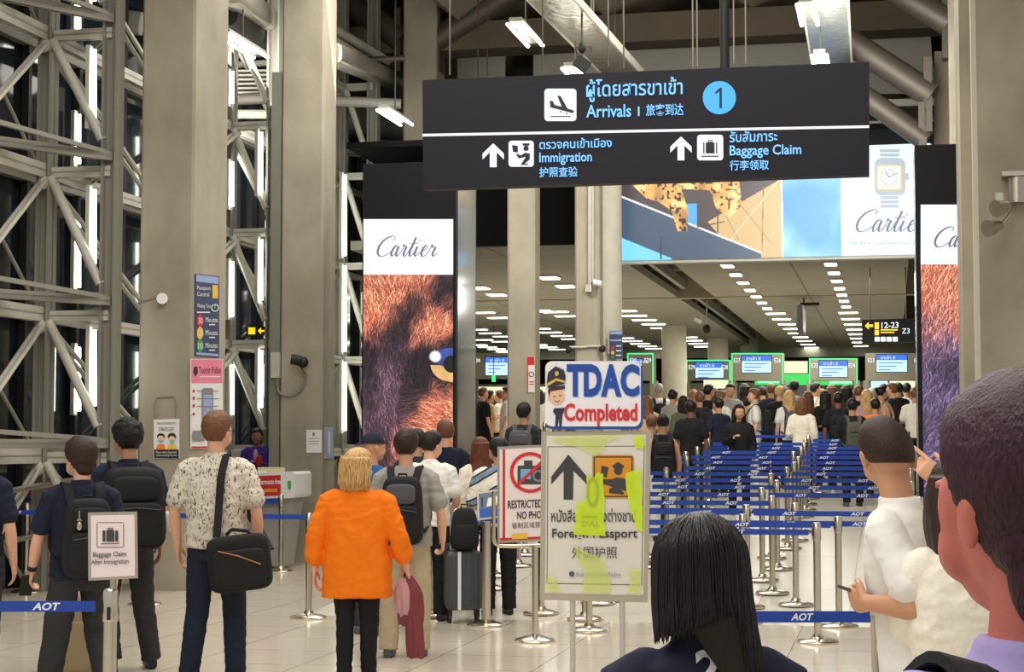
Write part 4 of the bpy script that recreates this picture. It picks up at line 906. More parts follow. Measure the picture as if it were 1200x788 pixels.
b = [c for c in t.children if c.name.startswith('belt') and c.data.name.startswith('belt') and c.dimensions.x > .5 or c.name.split('.')[0] == 'belt'][0]; aot(b, .30, .132, .036, .0025)
MB().box((0, .036, .9), (.018, .004, .06)).build('slot', BLACK, t, False)
st_px(800, 7.95, 0, 0, 'chrome stanchion hidden behind the long-haired person, holding the belt end')
t = st_px(1040, 7.95, math.pi, .93, 'nearest stanchion at lower right beside the white polo shirt, blue belt to the left', ())
b = [c for c in t.children if c.name.split('.')[0] == 'belt'][0]; aot(b, .385, .10, .032, .0025)
# ---------------------------------------------------------------- foreground signs
FRM = mat('sign_frame', rgb(196, 188, 168), .35, .6); FACE = mat('sign_paper', rgb(228, 223, 212), .25, coat=.5); POSTW = mat('sign_post', rgb(198, 194, 184), .4, .3)
NEON = mat('yellow_reflection', rgb(214, 244, 40), .4); REFL_PALE = mat('yellow_reflection_pale', rgb(222, 240, 110), .45); SIGNG = mat('arrow_grey', rgb(62, 64, 66), .5); SIGNO = mat('sign_orange', rgb(226, 152, 34), .5); REFL_INK = mat('reflection_ink', rgb(178, 196, 60), .5)  # the fluorescent tones paint a reflection on the passport sign
# baggage claim notice on the near stanchion
p0 = P(132, 640, 8.43); t = thing('notice_holder', Vector((p0.x, p0.y, P(132, 684, 8.43).z)), 0, 'small framed baggage claim notice on the near left stanchion', 'sign')
bd = Board(p0, Vector((.08, -1, 0)), t)
bd.slab([(103, 601), (160.5, 600), (161.5, 678), (103.5, 681)], .012).build('frame', CHROME_B, t)
bd.poly([(106.5, 604.5), (157.5, 603.5), (158.3, 675), (107, 677.5)]); bd.flush('paper', mat('paper_pinkish', rgb(232, 216, 218), .4))
bd.ring(0, 0, 0, 0, 3) if False else None
for a in ((114, 612.5, 144.5, 613.3), (114, 641.5, 144.5, 642.3)): bd.rect(*a)
bd.rect(113.3, 614, 114.1, 641); bd.rect(144.5, 614, 145.3, 641)
bd.rrect(120, 622, 123.5, 635, .8); bd.rect(124.5, 622, 134, 635); bd.rrect(135, 622, 138.5, 635, .8); bd.frame(126, 619, 132.5, 622, 1); bd.line([(118, 637.8), (140, 637.4)], 1); bd.flush('pictogram', SIGNG)
bd.text('Baggage Claim', 109, 647.5, 148, 655, -.03, bold=.012); bd.text('After Immigration', 106.8, 656.5, 151, 663.5, -.03, bold=.012); bd.flush('lettering', SIGNG)
MB().tube([P(132, 690, 8.45), P(132, 678, 8.45)], .012, 10).build('stem', CHROME_B, t)
# red-ring camera notice on its own stand
p0 = P(612, 580, 15.5); g0 = spot(627, 15.4); t = thing('camera_notice', g0, 0, 'no-photo notice with red ring on a chrome stand beside the passport sign', 'sign')
bd = Board(p0, Vector((.1, -1, 0)), t)
bd.slab([(583, 524), (648, 521), (648, 634), (583, 637)], .02).build('frame', CHROME_B, t)
bd.poly([(585.5, 527), (646, 524), (646, 631), (585.5, 634)]); bd.flush('paper', mat('paper_blush', rgb(236, 222, 220), .35))
bd.line([(590.5, 527), (590.5, 634)], 3.2); bd.line([(586, 632.5), (646, 630)], 3); bd.flush('red_border', RED)
bd.rrect(606.5, 546, 640, 568, 2); bd.rect(614, 540, 624, 546); bd.flush('camera_body', SIGNG); bd.rect(610, 550, 622, 562); bd.flush('camera_screen', mat('print_sky', rgb(120, 170, 220), .4)); bd.disc(631, 558, 7); bd.flush('camera_lens', INKG); bd.disc(631, 558, 4.6); bd.flush('lens_glass', INKD)
bd.ring(621.5, 554, 24, 4); bd.line([(604, 571), (640, 537)], 3.6); bd.flush('red_ring', RED)
bd.text('RESTRICTED AREA', 595, 587, 656, 596.5, -.04, bold=.02); bd.text('NO PHOTO', 606, 600, 645, 609, -.04, bold=.02); bd.text('管制区域禁止', 600, 613, 640, 620, -.04); bd.flush('lettering', INKD)
bd.poly([(600, 626), (618, 625), (618, 631.5), (600, 632.5)]); bd.flush('yellow_label', YEL)
fr = Board(p0+Vector((0, -.03, 0)), Vector((.1, -1, 0)), t)
MB().tube([fr.pt(x, y) for x, y in ((579, 576), (578.5, 590), (578.5, 630), (580, 637), (585, 640), (600, 640.5), (650, 639))], .018, 10).build('bracket_tube', CHROME, t, smooth=40)
a = fr.pt(627, 640); MB().tube([Vector((g0.x, g0.y-.0, .04)), Vector((g0.x, g0.y, a.z))], .028, 14).build('post', CHROME, t, smooth=40)
MB().lathe([(.175, 0), (.178, .012), (.165, .024), (.10, .04), (.04, .06)], g0, 32).build('base', CHROME, t, smooth=50)
# stanchion carrying a small tilted picture notice
g0 = spot(570, 16.7); t = thing('notice_stand', g0, -CA, 'chrome stand with small tilted blue picture notice near the knit pullover', 'sign stand')
MB().lathe([(.175, 0), (.178, .012), (.165, .024), (.10, .04), (.04, .06)], g0, 32).build('base', CHROME, t, smooth=50)
MB().tube([g0, g0+Vector((0, 0, .96))], .042, 18).build('post', CHROME, t, smooth=40)
p0 = P(574, 592, 16.6); bd = Board(p0, Vector((.1, -1, .35)), t); bd.slab([(559, 577), (590, 573), (591, 606), (560, 610)], .02).build('frame', CHROME_B, t)
bd.poly([(561, 579), (588.5, 575.5), (589, 604), (562, 607.5)]); bd.flush('picture', mat('print_dusk', rgb(92, 108, 130), .4)); bd.poly([(561.5, 597), (589, 594), (589, 604), (562, 607.5)]); bd.flush('blue_band', BLUEP); bd.poly([(572, 584), (584, 581), (582, 592), (570, 594)]); bd.flush('pale_shape', PW); bd.line([(565, 583), (565, 594)], 2); bd.line([(577, 583), (580, 591)], 2); bd.flush('dark_shape', INKD)
# passport sign with lettered topper
p0 = P(698, 610, 10.0); g0 = P(698, 610, 10.0); g0.z = 0
t = thing('passport_sign', g0, 0, 'tall framed foreign passport sign with arrow and ragged yellow painted reflections', 'sign')
NB = Vector((-.03, -1, 0)); bd = Board(p0, NB, t)
bd.slab([(634.5, 506), (763, 504.5), (759, 706.5), (632.5, 703.5)], .04).build('frame', FRM, t)
bd.poly([(640.5, 511), (757, 509.5), (754, 698), (638.5, 695.5)]); bd.flush('paper', FACE)
for a, b in (((642, 524), (755, 523)), ((755, 523), (752, 686)), ((752, 686), (641, 684)), ((641, 684), (642, 524))): bd.line([a, b], .8)
bd.poly([(666, 533), (688, 559), (688, 568), (672, 552), (671.5, 586), (660.5, 586), (660.5, 552), (646, 568), (646, 559)]); bd.flush('arrow', SIGNG)
bd.rrect(694, 533.5, 743, 584.5, 4); bd.flush('orange_tile', SIGNO)
bd.frame(695.5, 535, 741.5, 583, 1.6); bd.disc(724.5, 552, 5); bd.poly([(717, 546), (732, 546), (730, 549), (719, 549)]); bd.poly([(718, 546), (724, 541.5), (731, 546)]); bd.poly([(705, 546), (713, 548), (711, 560), (704, 557)]); bd.poly([(705, 562), (718, 562), (722, 560), (732, 561), (735, 565), (735, 576), (718, 571), (706, 567)]); bd.poly([(714, 573), (723, 570), (731, 578), (731, 580), (714, 578)]); bd.flush('officer_pictogram', SIGNG)
bd.text('หนังสือเดินทางต่างชาติ', 646, 596, 746, 612, bold=.01); bd.flush('thai_lettering', SIGNG); bd.text('Foreign', 647, 620, 689, 634, bold=.018); bd.flush('english_lettering', SIGNG); bd.text('Passport', 695, 620, 747, 634, bold=.018); bd.flush('english_lettering', SIGNG); bd.text('外国护照', 670, 641, 723, 655, bold=.0); bd.flush('chinese_lettering', SIGNG)
bd.disc(670, 673, 3.2); bd.text('สำนักงานตรวจคนเข้าเมือง', 675, 671, 727, 676); bd.flush('small_emblem', mat('print_slate', rgb(70, 90, 130), .5))
for m_, a_ in ((NEON, .82), (REFL_PALE, .5), (REFL_INK, .9)): nodes_of(m_)[2].inputs['Alpha'].default_value = a_
rn = random.Random(5)
def ragged(pts, amp=1.2):
    out = []
    for i in range(len(pts)):
        a, b = pts[i], pts[(i+1) % len(pts)]; n = max(2, int(math.hypot(b[0]-a[0], b[1]-a[1])/5))
        for k in range(n): out.append((a[0]+(b[0]-a[0])*k/n+rn.uniform(-amp, amp), a[1]+(b[1]-a[1])*k/n+rn.uniform(-amp, amp)))
    return out
# each ragged patch paints a yellow reflection in the sign glass
bd.poly(ragged([(644, 512), (740, 510), (712, 517), (708, 527), (697, 537), (685, 527), (652, 518)])); bd.flush('painted_reflection', REFL_PALE)
bd.poly(ragged([(688, 558), (697, 560), (701, 552), (707, 556), (708, 580), (709, 628), (672, 627), (676, 590), (687, 584)])); bd.flush('painted_reflection', NEON)
bd.poly(ragged([(733, 555), (752, 549), (753, 624), (746, 620), (736, 585)])); bd.flush('painted_reflection', NEON)
bd.poly(ragged([(742, 513), (754, 511), (754, 526), (744, 526)])); bd.flush('painted_reflection', NEON)
bd.poly(ragged([(672, 641), (706, 655), (715, 678), (716, 695), (682, 695), (684, 672)], .9)); bd.flush('painted_reflection', REFL_PALE)
bd.poly(ragged([(642, 676), (652, 676), (656, 694), (641, 694)], .8)); bd.flush('painted_reflection', REFL_PALE)
bd.poly(ragged([(736, 668), (752, 666), (751, 695), (732, 695), (740, 682)], .8)); bd.flush('painted_reflection', REFL_PALE)
bd.ring(694, 575, 0.1, .05, 3); bd.text('0', 687, 559, 702, 595); bd.text('DAL', 682, 611, 703, 617); bd.rect(683, 605, 700, 606.5); bd.flush('reflected_lettering', REFL_INK)
for x, y0 in ((671, 704), (729, 705)):
    a = bd.pt(x, y0-30, -.02); MB().tube([Vector((a.x, a.y, 0)), a], .016, 14).build('leg', POSTW, t, smooth=40)
for x in (671, 729):
    a = bd.pt(x, y0, -.02); MB().box((a.x, a.y, .012), (.06, .5, .024)).build('foot', POSTW, t)
# lettered topper board: stands on the passport sign
p1 = P(695, 502, 9.98); t = thing('topper_board', Vector((p1.x, p1.y, p1.z)), 0, 'white rounded board with blue and red lettering and a cartoon officer', 'sign')
bd = Board(P(695, 470, 9.98), NB, t)
bd.slab([(x+1.5, y+1.5) for x, y in rr(639, 424.5, 752, 502, 8)], .02).build('board', BLUEP, t)
bd.poly(rr(639, 423.5, 751, 500, 8)); bd.flush('white_face', mat('topper_white', rgb(248, 246, 252), .3, coat=.4))
SHB = mat('letter_shade', rgb(150, 176, 226), .4)
def fat(s, x0, y0, x1, y1, dx=0, dy=0):
    bd.text(s, x0+dx, y0+dy, x1+dx, y1+dy, bold=.045)
for s, x0, x1 in (('T', 664, 684), ('D', 684, 705), ('A', 704, 728), ('C', 727, 749)): fat(s, x0, 427, x1, 465, 1.2, 1.2)
bd.flush('letter_shade', SHB)
for s, x0, x1 in (('T', 664, 684), ('D', 684, 705), ('A', 704, 728), ('C', 727, 749)): fat(s, x0, 427, x1, 465)
bd.flush('blue_lettering', BLUEP)
bd.text('Completed', 661, 473, 747, 500, bold=.03); bd.flush('red_lettering', mat('letter_red', rgb(214, 52, 58), .4))
# plain cartoon figure in a peaked cap
OF1 = mat('cartoon_navy', rgb(44, 48, 70), .5)
bd.poly([(649, 479), (662, 478), (659, 487), (658, 500), (655.5, 500), (655, 490), (653.5, 500), (650.5, 500), (651, 487), (648, 483)]); bd.flush('cartoon_uniform', OF1)
bd.disc(652.5, 465, 8.6, 9.5); bd.disc(643.8, 467, 1.6, 2.4); bd.flush('cartoon_face', SKINP)
bd.poly([(642, 458), (644, 454), (662, 452), (662, 456), (645, 459), (643.5, 466)]); bd.flush('cartoon_hair', mat('cartoon_hair', rgb(70, 48, 40), .6))
bd.poly([(640.5, 450), (642, 437), (651, 429.5), (661, 434), (663, 442), (661.5, 450), (642, 455)]); bd.flush('cartoon_cap', OF1)
bd.poly([(641, 449.5), (652, 443.5), (662, 446.5), (662, 449), (652, 446.5), (641.5, 453)]); bd.disc(652.5, 438, 2.2, 3); bd.flush('cap_band', YEL)
bd.line([(648, 465), (651, 464.5)], .8); bd.line([(655, 464), (658, 463.5)], .8); bd.line(smooth_path([(650, 470), (653, 471.2), (656, 469.5)], 4), .7); bd.flush('cartoon_features', OF1)
for x in (660, 730):
    a, b = P(x, 500, 10.0), P(x, 512, 10.0); MB().box((a+b)/2+Vector((0, .012, 0)), (.02, .01, (a-b).length+.03)).build('bracket', FRM, t)
# ---------------------------------------------------------------- screening counter
p0 = P(320, 600, 24.0); g0 = spot(312, 24.4); t = thing('screening_counter', g0, -CA, 'grey screening counter with red panel in front of the second pillar', 'counter')
bd = Board(p0, -CV, t)
CG = mat('counter_grey', rgb(150, 150, 146), .45); CW = mat('counter_white', rgb(216, 216, 214), .35)
bd.slab([(262, 556), (343, 553), (345.5, 556), (345.5, 580), (343, 584), (262, 587)], .7).build('counter_top', CW, t)
bl = Board(p0+CV*.08, -CV, t); bl.slab([(262, 587), (342, 584), (330, 664), (262, 666)], .5).build('body', CG, t)
bd.poly([(262, 560), (329, 557), (329, 581), (262, 584.5)]); bd.flush('red_panel', mat('panel_red', rgb(190, 40, 44), .4)); bd.text('Thermoscan Area', 303, 562, 329, 568.5, -.03, bold=.02); bd.flush('lettering', PW); bd.text('จุดคัดกรอง', 309, 572, 325, 579, -.03, bold=.02); bd.flush('yellow_lettering', YEL)
bd.poly([(337, 564), (341, 564), (341, 573), (339, 575), (337, 573)]); bd.flush('emblem', GRE); bd.poly([(303, 585), (331, 583.8), (331, 590), (303, 591)]); bd.flush('blue_strip', BLUEP)
q = onplane(318, 551, p0+CV*.4, CV); o = MB().box(q, (.32, .2, .07), CU, CV).build('supply_box', mat('card_box', rgb(206, 196, 150), .6)); tag(o, 'small pale box on the screening counter', 'box')
q = onplane(300, 553.5, p0+CV*.3, CV); o = MB().box(q, (.3, .22, .03), CU, CV).build('paper_stack', mat('card_paper', rgb(226, 226, 220), .6)); tag(o, 'flat stack of papers on the screening counter', 'papers')
# ================================================================ people
SKIN_L = mat('skin_light', rgb(224, 172, 142), .5, var=.05, vscale=14, bump=.05, bscale=120); SKIN_M = mat('skin_tan', rgb(198, 146, 112), .5, var=.05, vscale=14); SKIN_D = mat('skin_brown', rgb(132, 88, 66), .5, var=.05, vscale=14)
SKIN_PINKLIT = mat('skin_pink_lit', rgb(206, 116, 102), .5, var=.06, vscale=10, bump=.06, bscale=160)  # pinkish light on the nearest face is mixed into this skin colour
def hair_mat(name, c, rough=.4, st=.06, sc=170):
    m = mat(name, c, rough, spec=.3); N, Lk, b = nodes_of(m)
    tc = N.new('ShaderNodeTexCoord'); mp = N.new('ShaderNodeMapping'); mp.inputs['Scale'].default_value = (1, 1, st); n = N.new('ShaderNodeTexNoise'); n.inputs['Scale'].default_value = sc; n.inputs['Detail'].default_value = 3
    bp = N.new('ShaderNodeBump'); bp.inputs['Strength'].default_value = .6; bp.inputs['Distance'].default_value = .006; r = N.new('ShaderNodeMapRange'); r.inputs[1].default_value = .3; r.inputs[2].default_value = .7; r.inputs[3].default_value = .55; r.inputs[4].default_value = 1.5
    mx = N.new('ShaderNodeMix'); mx.data_type = 'RGBA'; mx.blend_type = 'MULTIPLY'; mx.inputs[0].default_value = 1; mx.inputs[6].default_value = (*c, 1)
    Lk.new(tc.outputs['Object'], mp.inputs[0]); Lk.new(mp.outputs[0], n.inputs[0]); Lk.new(n.outputs[0], bp.inputs['Height']); Lk.new(bp.outputs[0], b.inputs['Normal']); Lk.new(n.outputs[0], r.inputs[0]); Lk.new(r.outputs[0], mx.inputs[7]); Lk.new(mx.outputs[2], b.inputs['Base Color']); return m
H_BLK = hair_mat('hair_black', rgb(30, 25, 23)); H_BRN = hair_mat('hair_brown', rgb(112, 76, 52)); H_DBR = hair_mat('hair_dark_brown', rgb(52, 36, 30)); H_BLD = hair_mat('hair_blonde', rgb(198, 160, 104)); H_RED = hair_mat('hair_auburn', rgb(100, 54, 38)); H_MAGLIT = hair_mat('hair_black_magenta_lit', rgb(44, 26, 32)); H_GRY = hair_mat('hair_grey', rgb(150, 146, 140)); H_LONG = hair_mat('hair_black_sheen', rgb(26, 19, 20), .38)  # the wine tone is magenta light put into the hair colour
SHORT = {n: hair_mat(n+'_short', c, .5, .35, 260) for n, c in (('hair_black', rgb(30, 25, 23)), ('hair_brown', rgb(112, 76, 52)), ('hair_dark_brown', rgb(52, 36, 30)), ('hair_auburn', rgb(100, 54, 38)), ('hair_black_magenta_lit', rgb(58, 28, 40)), ('hair_grey', rgb(150, 146, 140)), ('hair_blonde', rgb(198, 160, 104)))}  # purple cast of magenta light included in the nearest head's hair
def cloth(name, c, rough=.85, b=.25, sc=22, var=.06): return mat(name, c, rough, var=var, vscale=9, bump=b, bscale=sc, spec=.25)
C_NAVY = cloth('cloth_navy', rgb(32, 36, 54)); C_BLK = cloth('cloth_black', rgb(30, 30, 32)); C_CHAR = cloth('cloth_charcoal', rgb(52, 52, 54)); C_GREY = cloth('cloth_grey', rgb(156, 152, 146)); C_WHT = cloth('cloth_white', rgb(232, 230, 224)); C_KHA = cloth('cloth_khaki', rgb(182, 166, 138)); C_ORA = cloth('cloth_orange', rgb(246, 124, 22), .9, .3, 14, .04); C_JEAN = cloth('cloth_dark_denim', rgb(34, 42, 58)); C_BLU = cloth('cloth_blue', rgb(40, 92, 150)); C_PUR = cloth('cloth_purple', rgb(62, 44, 130)); C_CRM = cloth('cloth_cream', rgb(236, 228, 208)); C_LAV = cloth('cloth_lavender', rgb(176, 162, 216)); C_MAR = cloth('cloth_maroon', rgb(128, 64, 68), .75); C_PNK = cloth('cloth_pink', rgb(196, 152, 156)); C_OLV = cloth('cloth_olive', rgb(86, 88, 72)); C_TEAL = cloth('cloth_teal', rgb(46, 78, 90)); C_RED = cloth('cloth_red', rgb(168, 44, 50)); C_SAND = cloth('cloth_sand', rgb(206, 178, 140)); BAGB = cloth('bag_black', rgb(34, 34, 35), .75, .15, 60); BAGG = cloth('bag_grey', rgb(86, 86, 90), .75, .15, 60)
SHOE_B = mat('shoe_black', rgb(26, 26, 28), .5); SHOE_W = mat('shoe_white', rgb(214, 212, 206), .6); SHOE_G = mat('shoe_grey', rgb(76, 80, 86), .6)
def print_mat():                                  # pale shirt with scattered dark sprigs
    m = mat('cloth_sprig_print', rgb(216, 208, 192), .85); N, Lk, b = nodes_of(m); tc = N.new('ShaderNodeTexCoord'); mp = N.new('ShaderNodeMapping'); mp.inputs['Rotation'].default_value = (.5, .4, .6); mp.inputs['Scale'].default_value = (1, 1, .45)
    n = N.new('ShaderNodeTexNoise'); n.inputs['Scale'].default_value = 62; n.inputs['Detail'].default_value = 3; n.inputs['Distortion'].default_value = 1.2; r = N.new('ShaderNodeValToRGB'); r.color_ramp.elements[0].position = .56; r.color_ramp.elements[0].color = (*rgb(218, 210, 194), 1); r.color_ramp.elements[1].position = .60; r.color_ramp.elements[1].color = (*rgb(104, 96, 84), 1)
    Lk.new(tc.outputs['Object'], mp.inputs[0]); Lk.new(mp.outputs[0], n.inputs[0]); Lk.new(n.outputs[0], r.inputs[0]); Lk.new(r.outputs[0], b.inputs['Base Color']); return m
C_PRT = print_mat()
def knit_mat():                                   # white pullover with dark zigzag bands
    m = mat('cloth_banded_knit', rgb(226, 220, 208), .9); N, Lk, b = nodes_of(m); tc = N.new('ShaderNodeTexCoord'); mp = N.new('ShaderNodeMapping'); mp.inputs['Rotation'].default_value = (0, .5, 0)
    w = N.new('ShaderNodeTexWave'); w.bands_direction = 'Z'; w.inputs['Scale'].default_value = 1.6; w.inputs['Distortion'].default_value = 2.0; r = N.new('ShaderNodeValToRGB'); r.color_ramp.interpolation = 'CONSTANT'; r.color_ramp.elements[0].color = (*rgb(230, 224, 212), 1); r.color_ramp.elements[1].position = .62; r.color_ramp.elements[1].color = (*rgb(44, 50, 64), 1)
    e_ = r.color_ramp.elements.new(.86); e_.color = (*rgb(120, 140, 160), 1)
    Lk.new(tc.outputs['Object'], mp.inputs[0]); Lk.new(mp.outputs[0], w.inputs[0]); Lk.new(w.outputs[0], r.inputs[0]); Lk.new(r.outputs[0], b.inputs['Base Color']); return m
C_KNIT = knit_mat()
def remesh(mb, name, vox, sm=4, wr=0, fr=9, seed=0):
    me = mb.data('tmp'); bm = bmesh.new(); bm.from_mesh(me); bmesh.ops.recalc_face_normals(bm, faces=bm.faces); bmesh.ops.triangulate(bm, faces=[f for f in bm.faces if len(f.verts) > 4]); bm.to_mesh(me); bm.free()
    o = bpy.data.objects.new('tmp', me); COL.objects.link(o); r = o.modifiers.new('r', 'REMESH'); r.mode = 'VOXEL'; r.voxel_size = vox; r.use_smooth_shade = True
    s = o.modifiers.new('s', 'SMOOTH'); s.iterations = sm; s.factor = .5
    dg = bpy.context.evaluated_depsgraph_get(); dg.update(); out = bpy.data.meshes.new_from_object(o.evaluated_get(dg)); bpy.data.objects.remove(o); bpy.data.meshes.remove(me); out.name = name
    if wr:
        n = len(out.vertices); co = np.zeros(n*3); no = np.zeros(n*3); out.vertices.foreach_get('co', co); out.vertices.foreach_get('normal', no); co = co.reshape(-1, 3); no = no.reshape(-1, 3)
        d = np.array([abs(noise.noise((p[0]*fr+seed, p[1]*fr, p[2]*fr*1.6)))+.5*abs(noise.noise((p[0]*fr*2.3, p[1]*fr*2.3+seed, p[2]*fr*3))) for p in co]); co += no*((.35-d)*wr)[:, None]
        out.vertices.foreach_set('co', co.ravel()); out.update()
    out.shade_smooth(); return out
def V(*a): return Vector(a)
def rotz(p, a, o=V(0, 0, 0)): return o+Matrix.Rotation(a, 3, 'Z') @ (p-o)
HC_ = V(0, .012, 1.635)                           # head centre of the 1.75 m template, facing +Y
def headM(yaw, pitch, roll=0): return 1.05*Matrix.Rotation(yaw, 3, 'Z') @ Matrix.Rotation(pitch, 3, 'X') @ Matrix.Rotation(roll, 3, 'Y')
NECK = V(0, -.005, 1.52)
def make_head(mb, M, face=True):
    def T(p): return NECK+M @ (V(*p)-NECK)
    def bl(c, r): mb.blob(T(c), r, 16, M)
    bl((0, -.008, 1.660), (.076, .098, .092)); bl((0, .018, 1.615), (.066, .080, .085)); bl((0, .040, 1.575), (.052, .058, .055)); bl((0, .072, 1.548), (.026, .024, .022))
    mb.tube([T((0, -.02, 1.62)), T((0, -.016, 1.54)), V(0, -.012, 1.47), V(0, -.008, 1.42)], [.052, .054, .057, .07], 18, 0, True)
    for s in (-1, 1):
        bl((s*.077, -.006, 1.622), (.009, .019, .032)); bl((s*.081, -.012, 1.632), (.009, .017, .02))
        if face: bl((s*.034, .080, 1.598), (.022, .018, .02)); bl((s*.03, .092, 1.652), (.026, .010, .009))
    if face:
        mb.tube([T((0, .098, 1.645)), T((0, .108, 1.622)), T((0, .117, 1.606))], [.008, .010, .012], 10, 0, True); bl((0, .097, 1.604), (.015, .011, .008))
        for s in (-1, 1): bl((s*.047, .052, 1.632), (.024, .028, .045)); bl((s*.043, .058, 1.588), (.026, .026, .034))
        bl((0, .094, 1.577), (.023, .012, .006)); bl((0, .093, 1.568), (.021, .012, .007))
def hand(mb, wr, d, n, t, curl=.5, rad=1.0, point=False):
    """palm, five fingers: wrist, direction, palm normal, thumb side"""
    d = d.normalized(); t = (t-d*t.dot(d)).normalized(); n = (n-d*n.dot(d)-t*n.dot(t)).normalized()
    secs = []
    for k, (w, th) in zip((-.012, .02, .05, .078, .09), ((.024, .019), (.034, .017), (.041, .015), (.041, .012), (.036, .010))):
        c = wr+d*k; secs.append([c+t*(w*math.cos(2*math.pi*i/16))+n*(th*math.sin(2*math.pi*i/16)) for i in range(16)])
    mb.rings(secs)
    for i, (o, L) in enumerate(((.030, .072), (.0105, .080), (-.0095, .074), (-.029, .058))):
        p = wr+d*.075+t*o; pts = [p]; a = curl*.25; fan = o*.9
        cc = .04 if (point and i == 0) else curl
        for q, s in enumerate((.42, .32, .26)):
            a += cc*(.35, .75, .6)[q]; dd = (d*math.cos(a)+n*math.sin(a)+t*fan).normalized(); p = p+dd*(L*s+(.016 if q == 0 else 0)); pts.append(p)
        r = .0092*rad if i < 3 else .008*rad; mb.tube(pts, [r*1.08, r, r*.95, r*.82], 10, 0, True)
    p = wr+d*.012+t*.024; pts = [p, p+(d*.55+t*.75+n*.25).normalized()*.036, p+(d*.55+t*.75+n*.25).normalized()*.036+(d*.85+t*.25+n*.45).normalized()*.03]
    pts.append(pts[-1]+(d*.9+n*.5*max(.3, curl)).normalized()*.024); mb.tube(pts, [.015, .0125, .0105, .0085], 10, 0, True)
STAND_L = dict(hip=.092, knee=(.1, .005, .49), ankle=(.1, -.02, .085))
def arm_pts(p, s):                                # pose p: dict(elbow, wrist) for the right (+X) side, mirrored by s
    sh = V(s*.172, -.012, 1.424); e = V(s*p['e'][0], p['e'][1], p['e'][2]); w = V(s*p['w'][0], p['w'][1], p['w'][2]); return sh, e, w
ARM_DOWN = dict(e=(.235, -.03, 1.13), w=(.235, .05, .885)); ARM_BENT = dict(e=(.24, -.03, 1.13), w=(.15, .22, 1.16)); ARM_PHONE = dict(e=(.23, -.01, 1.14), w=(.07, .26, 1.24))
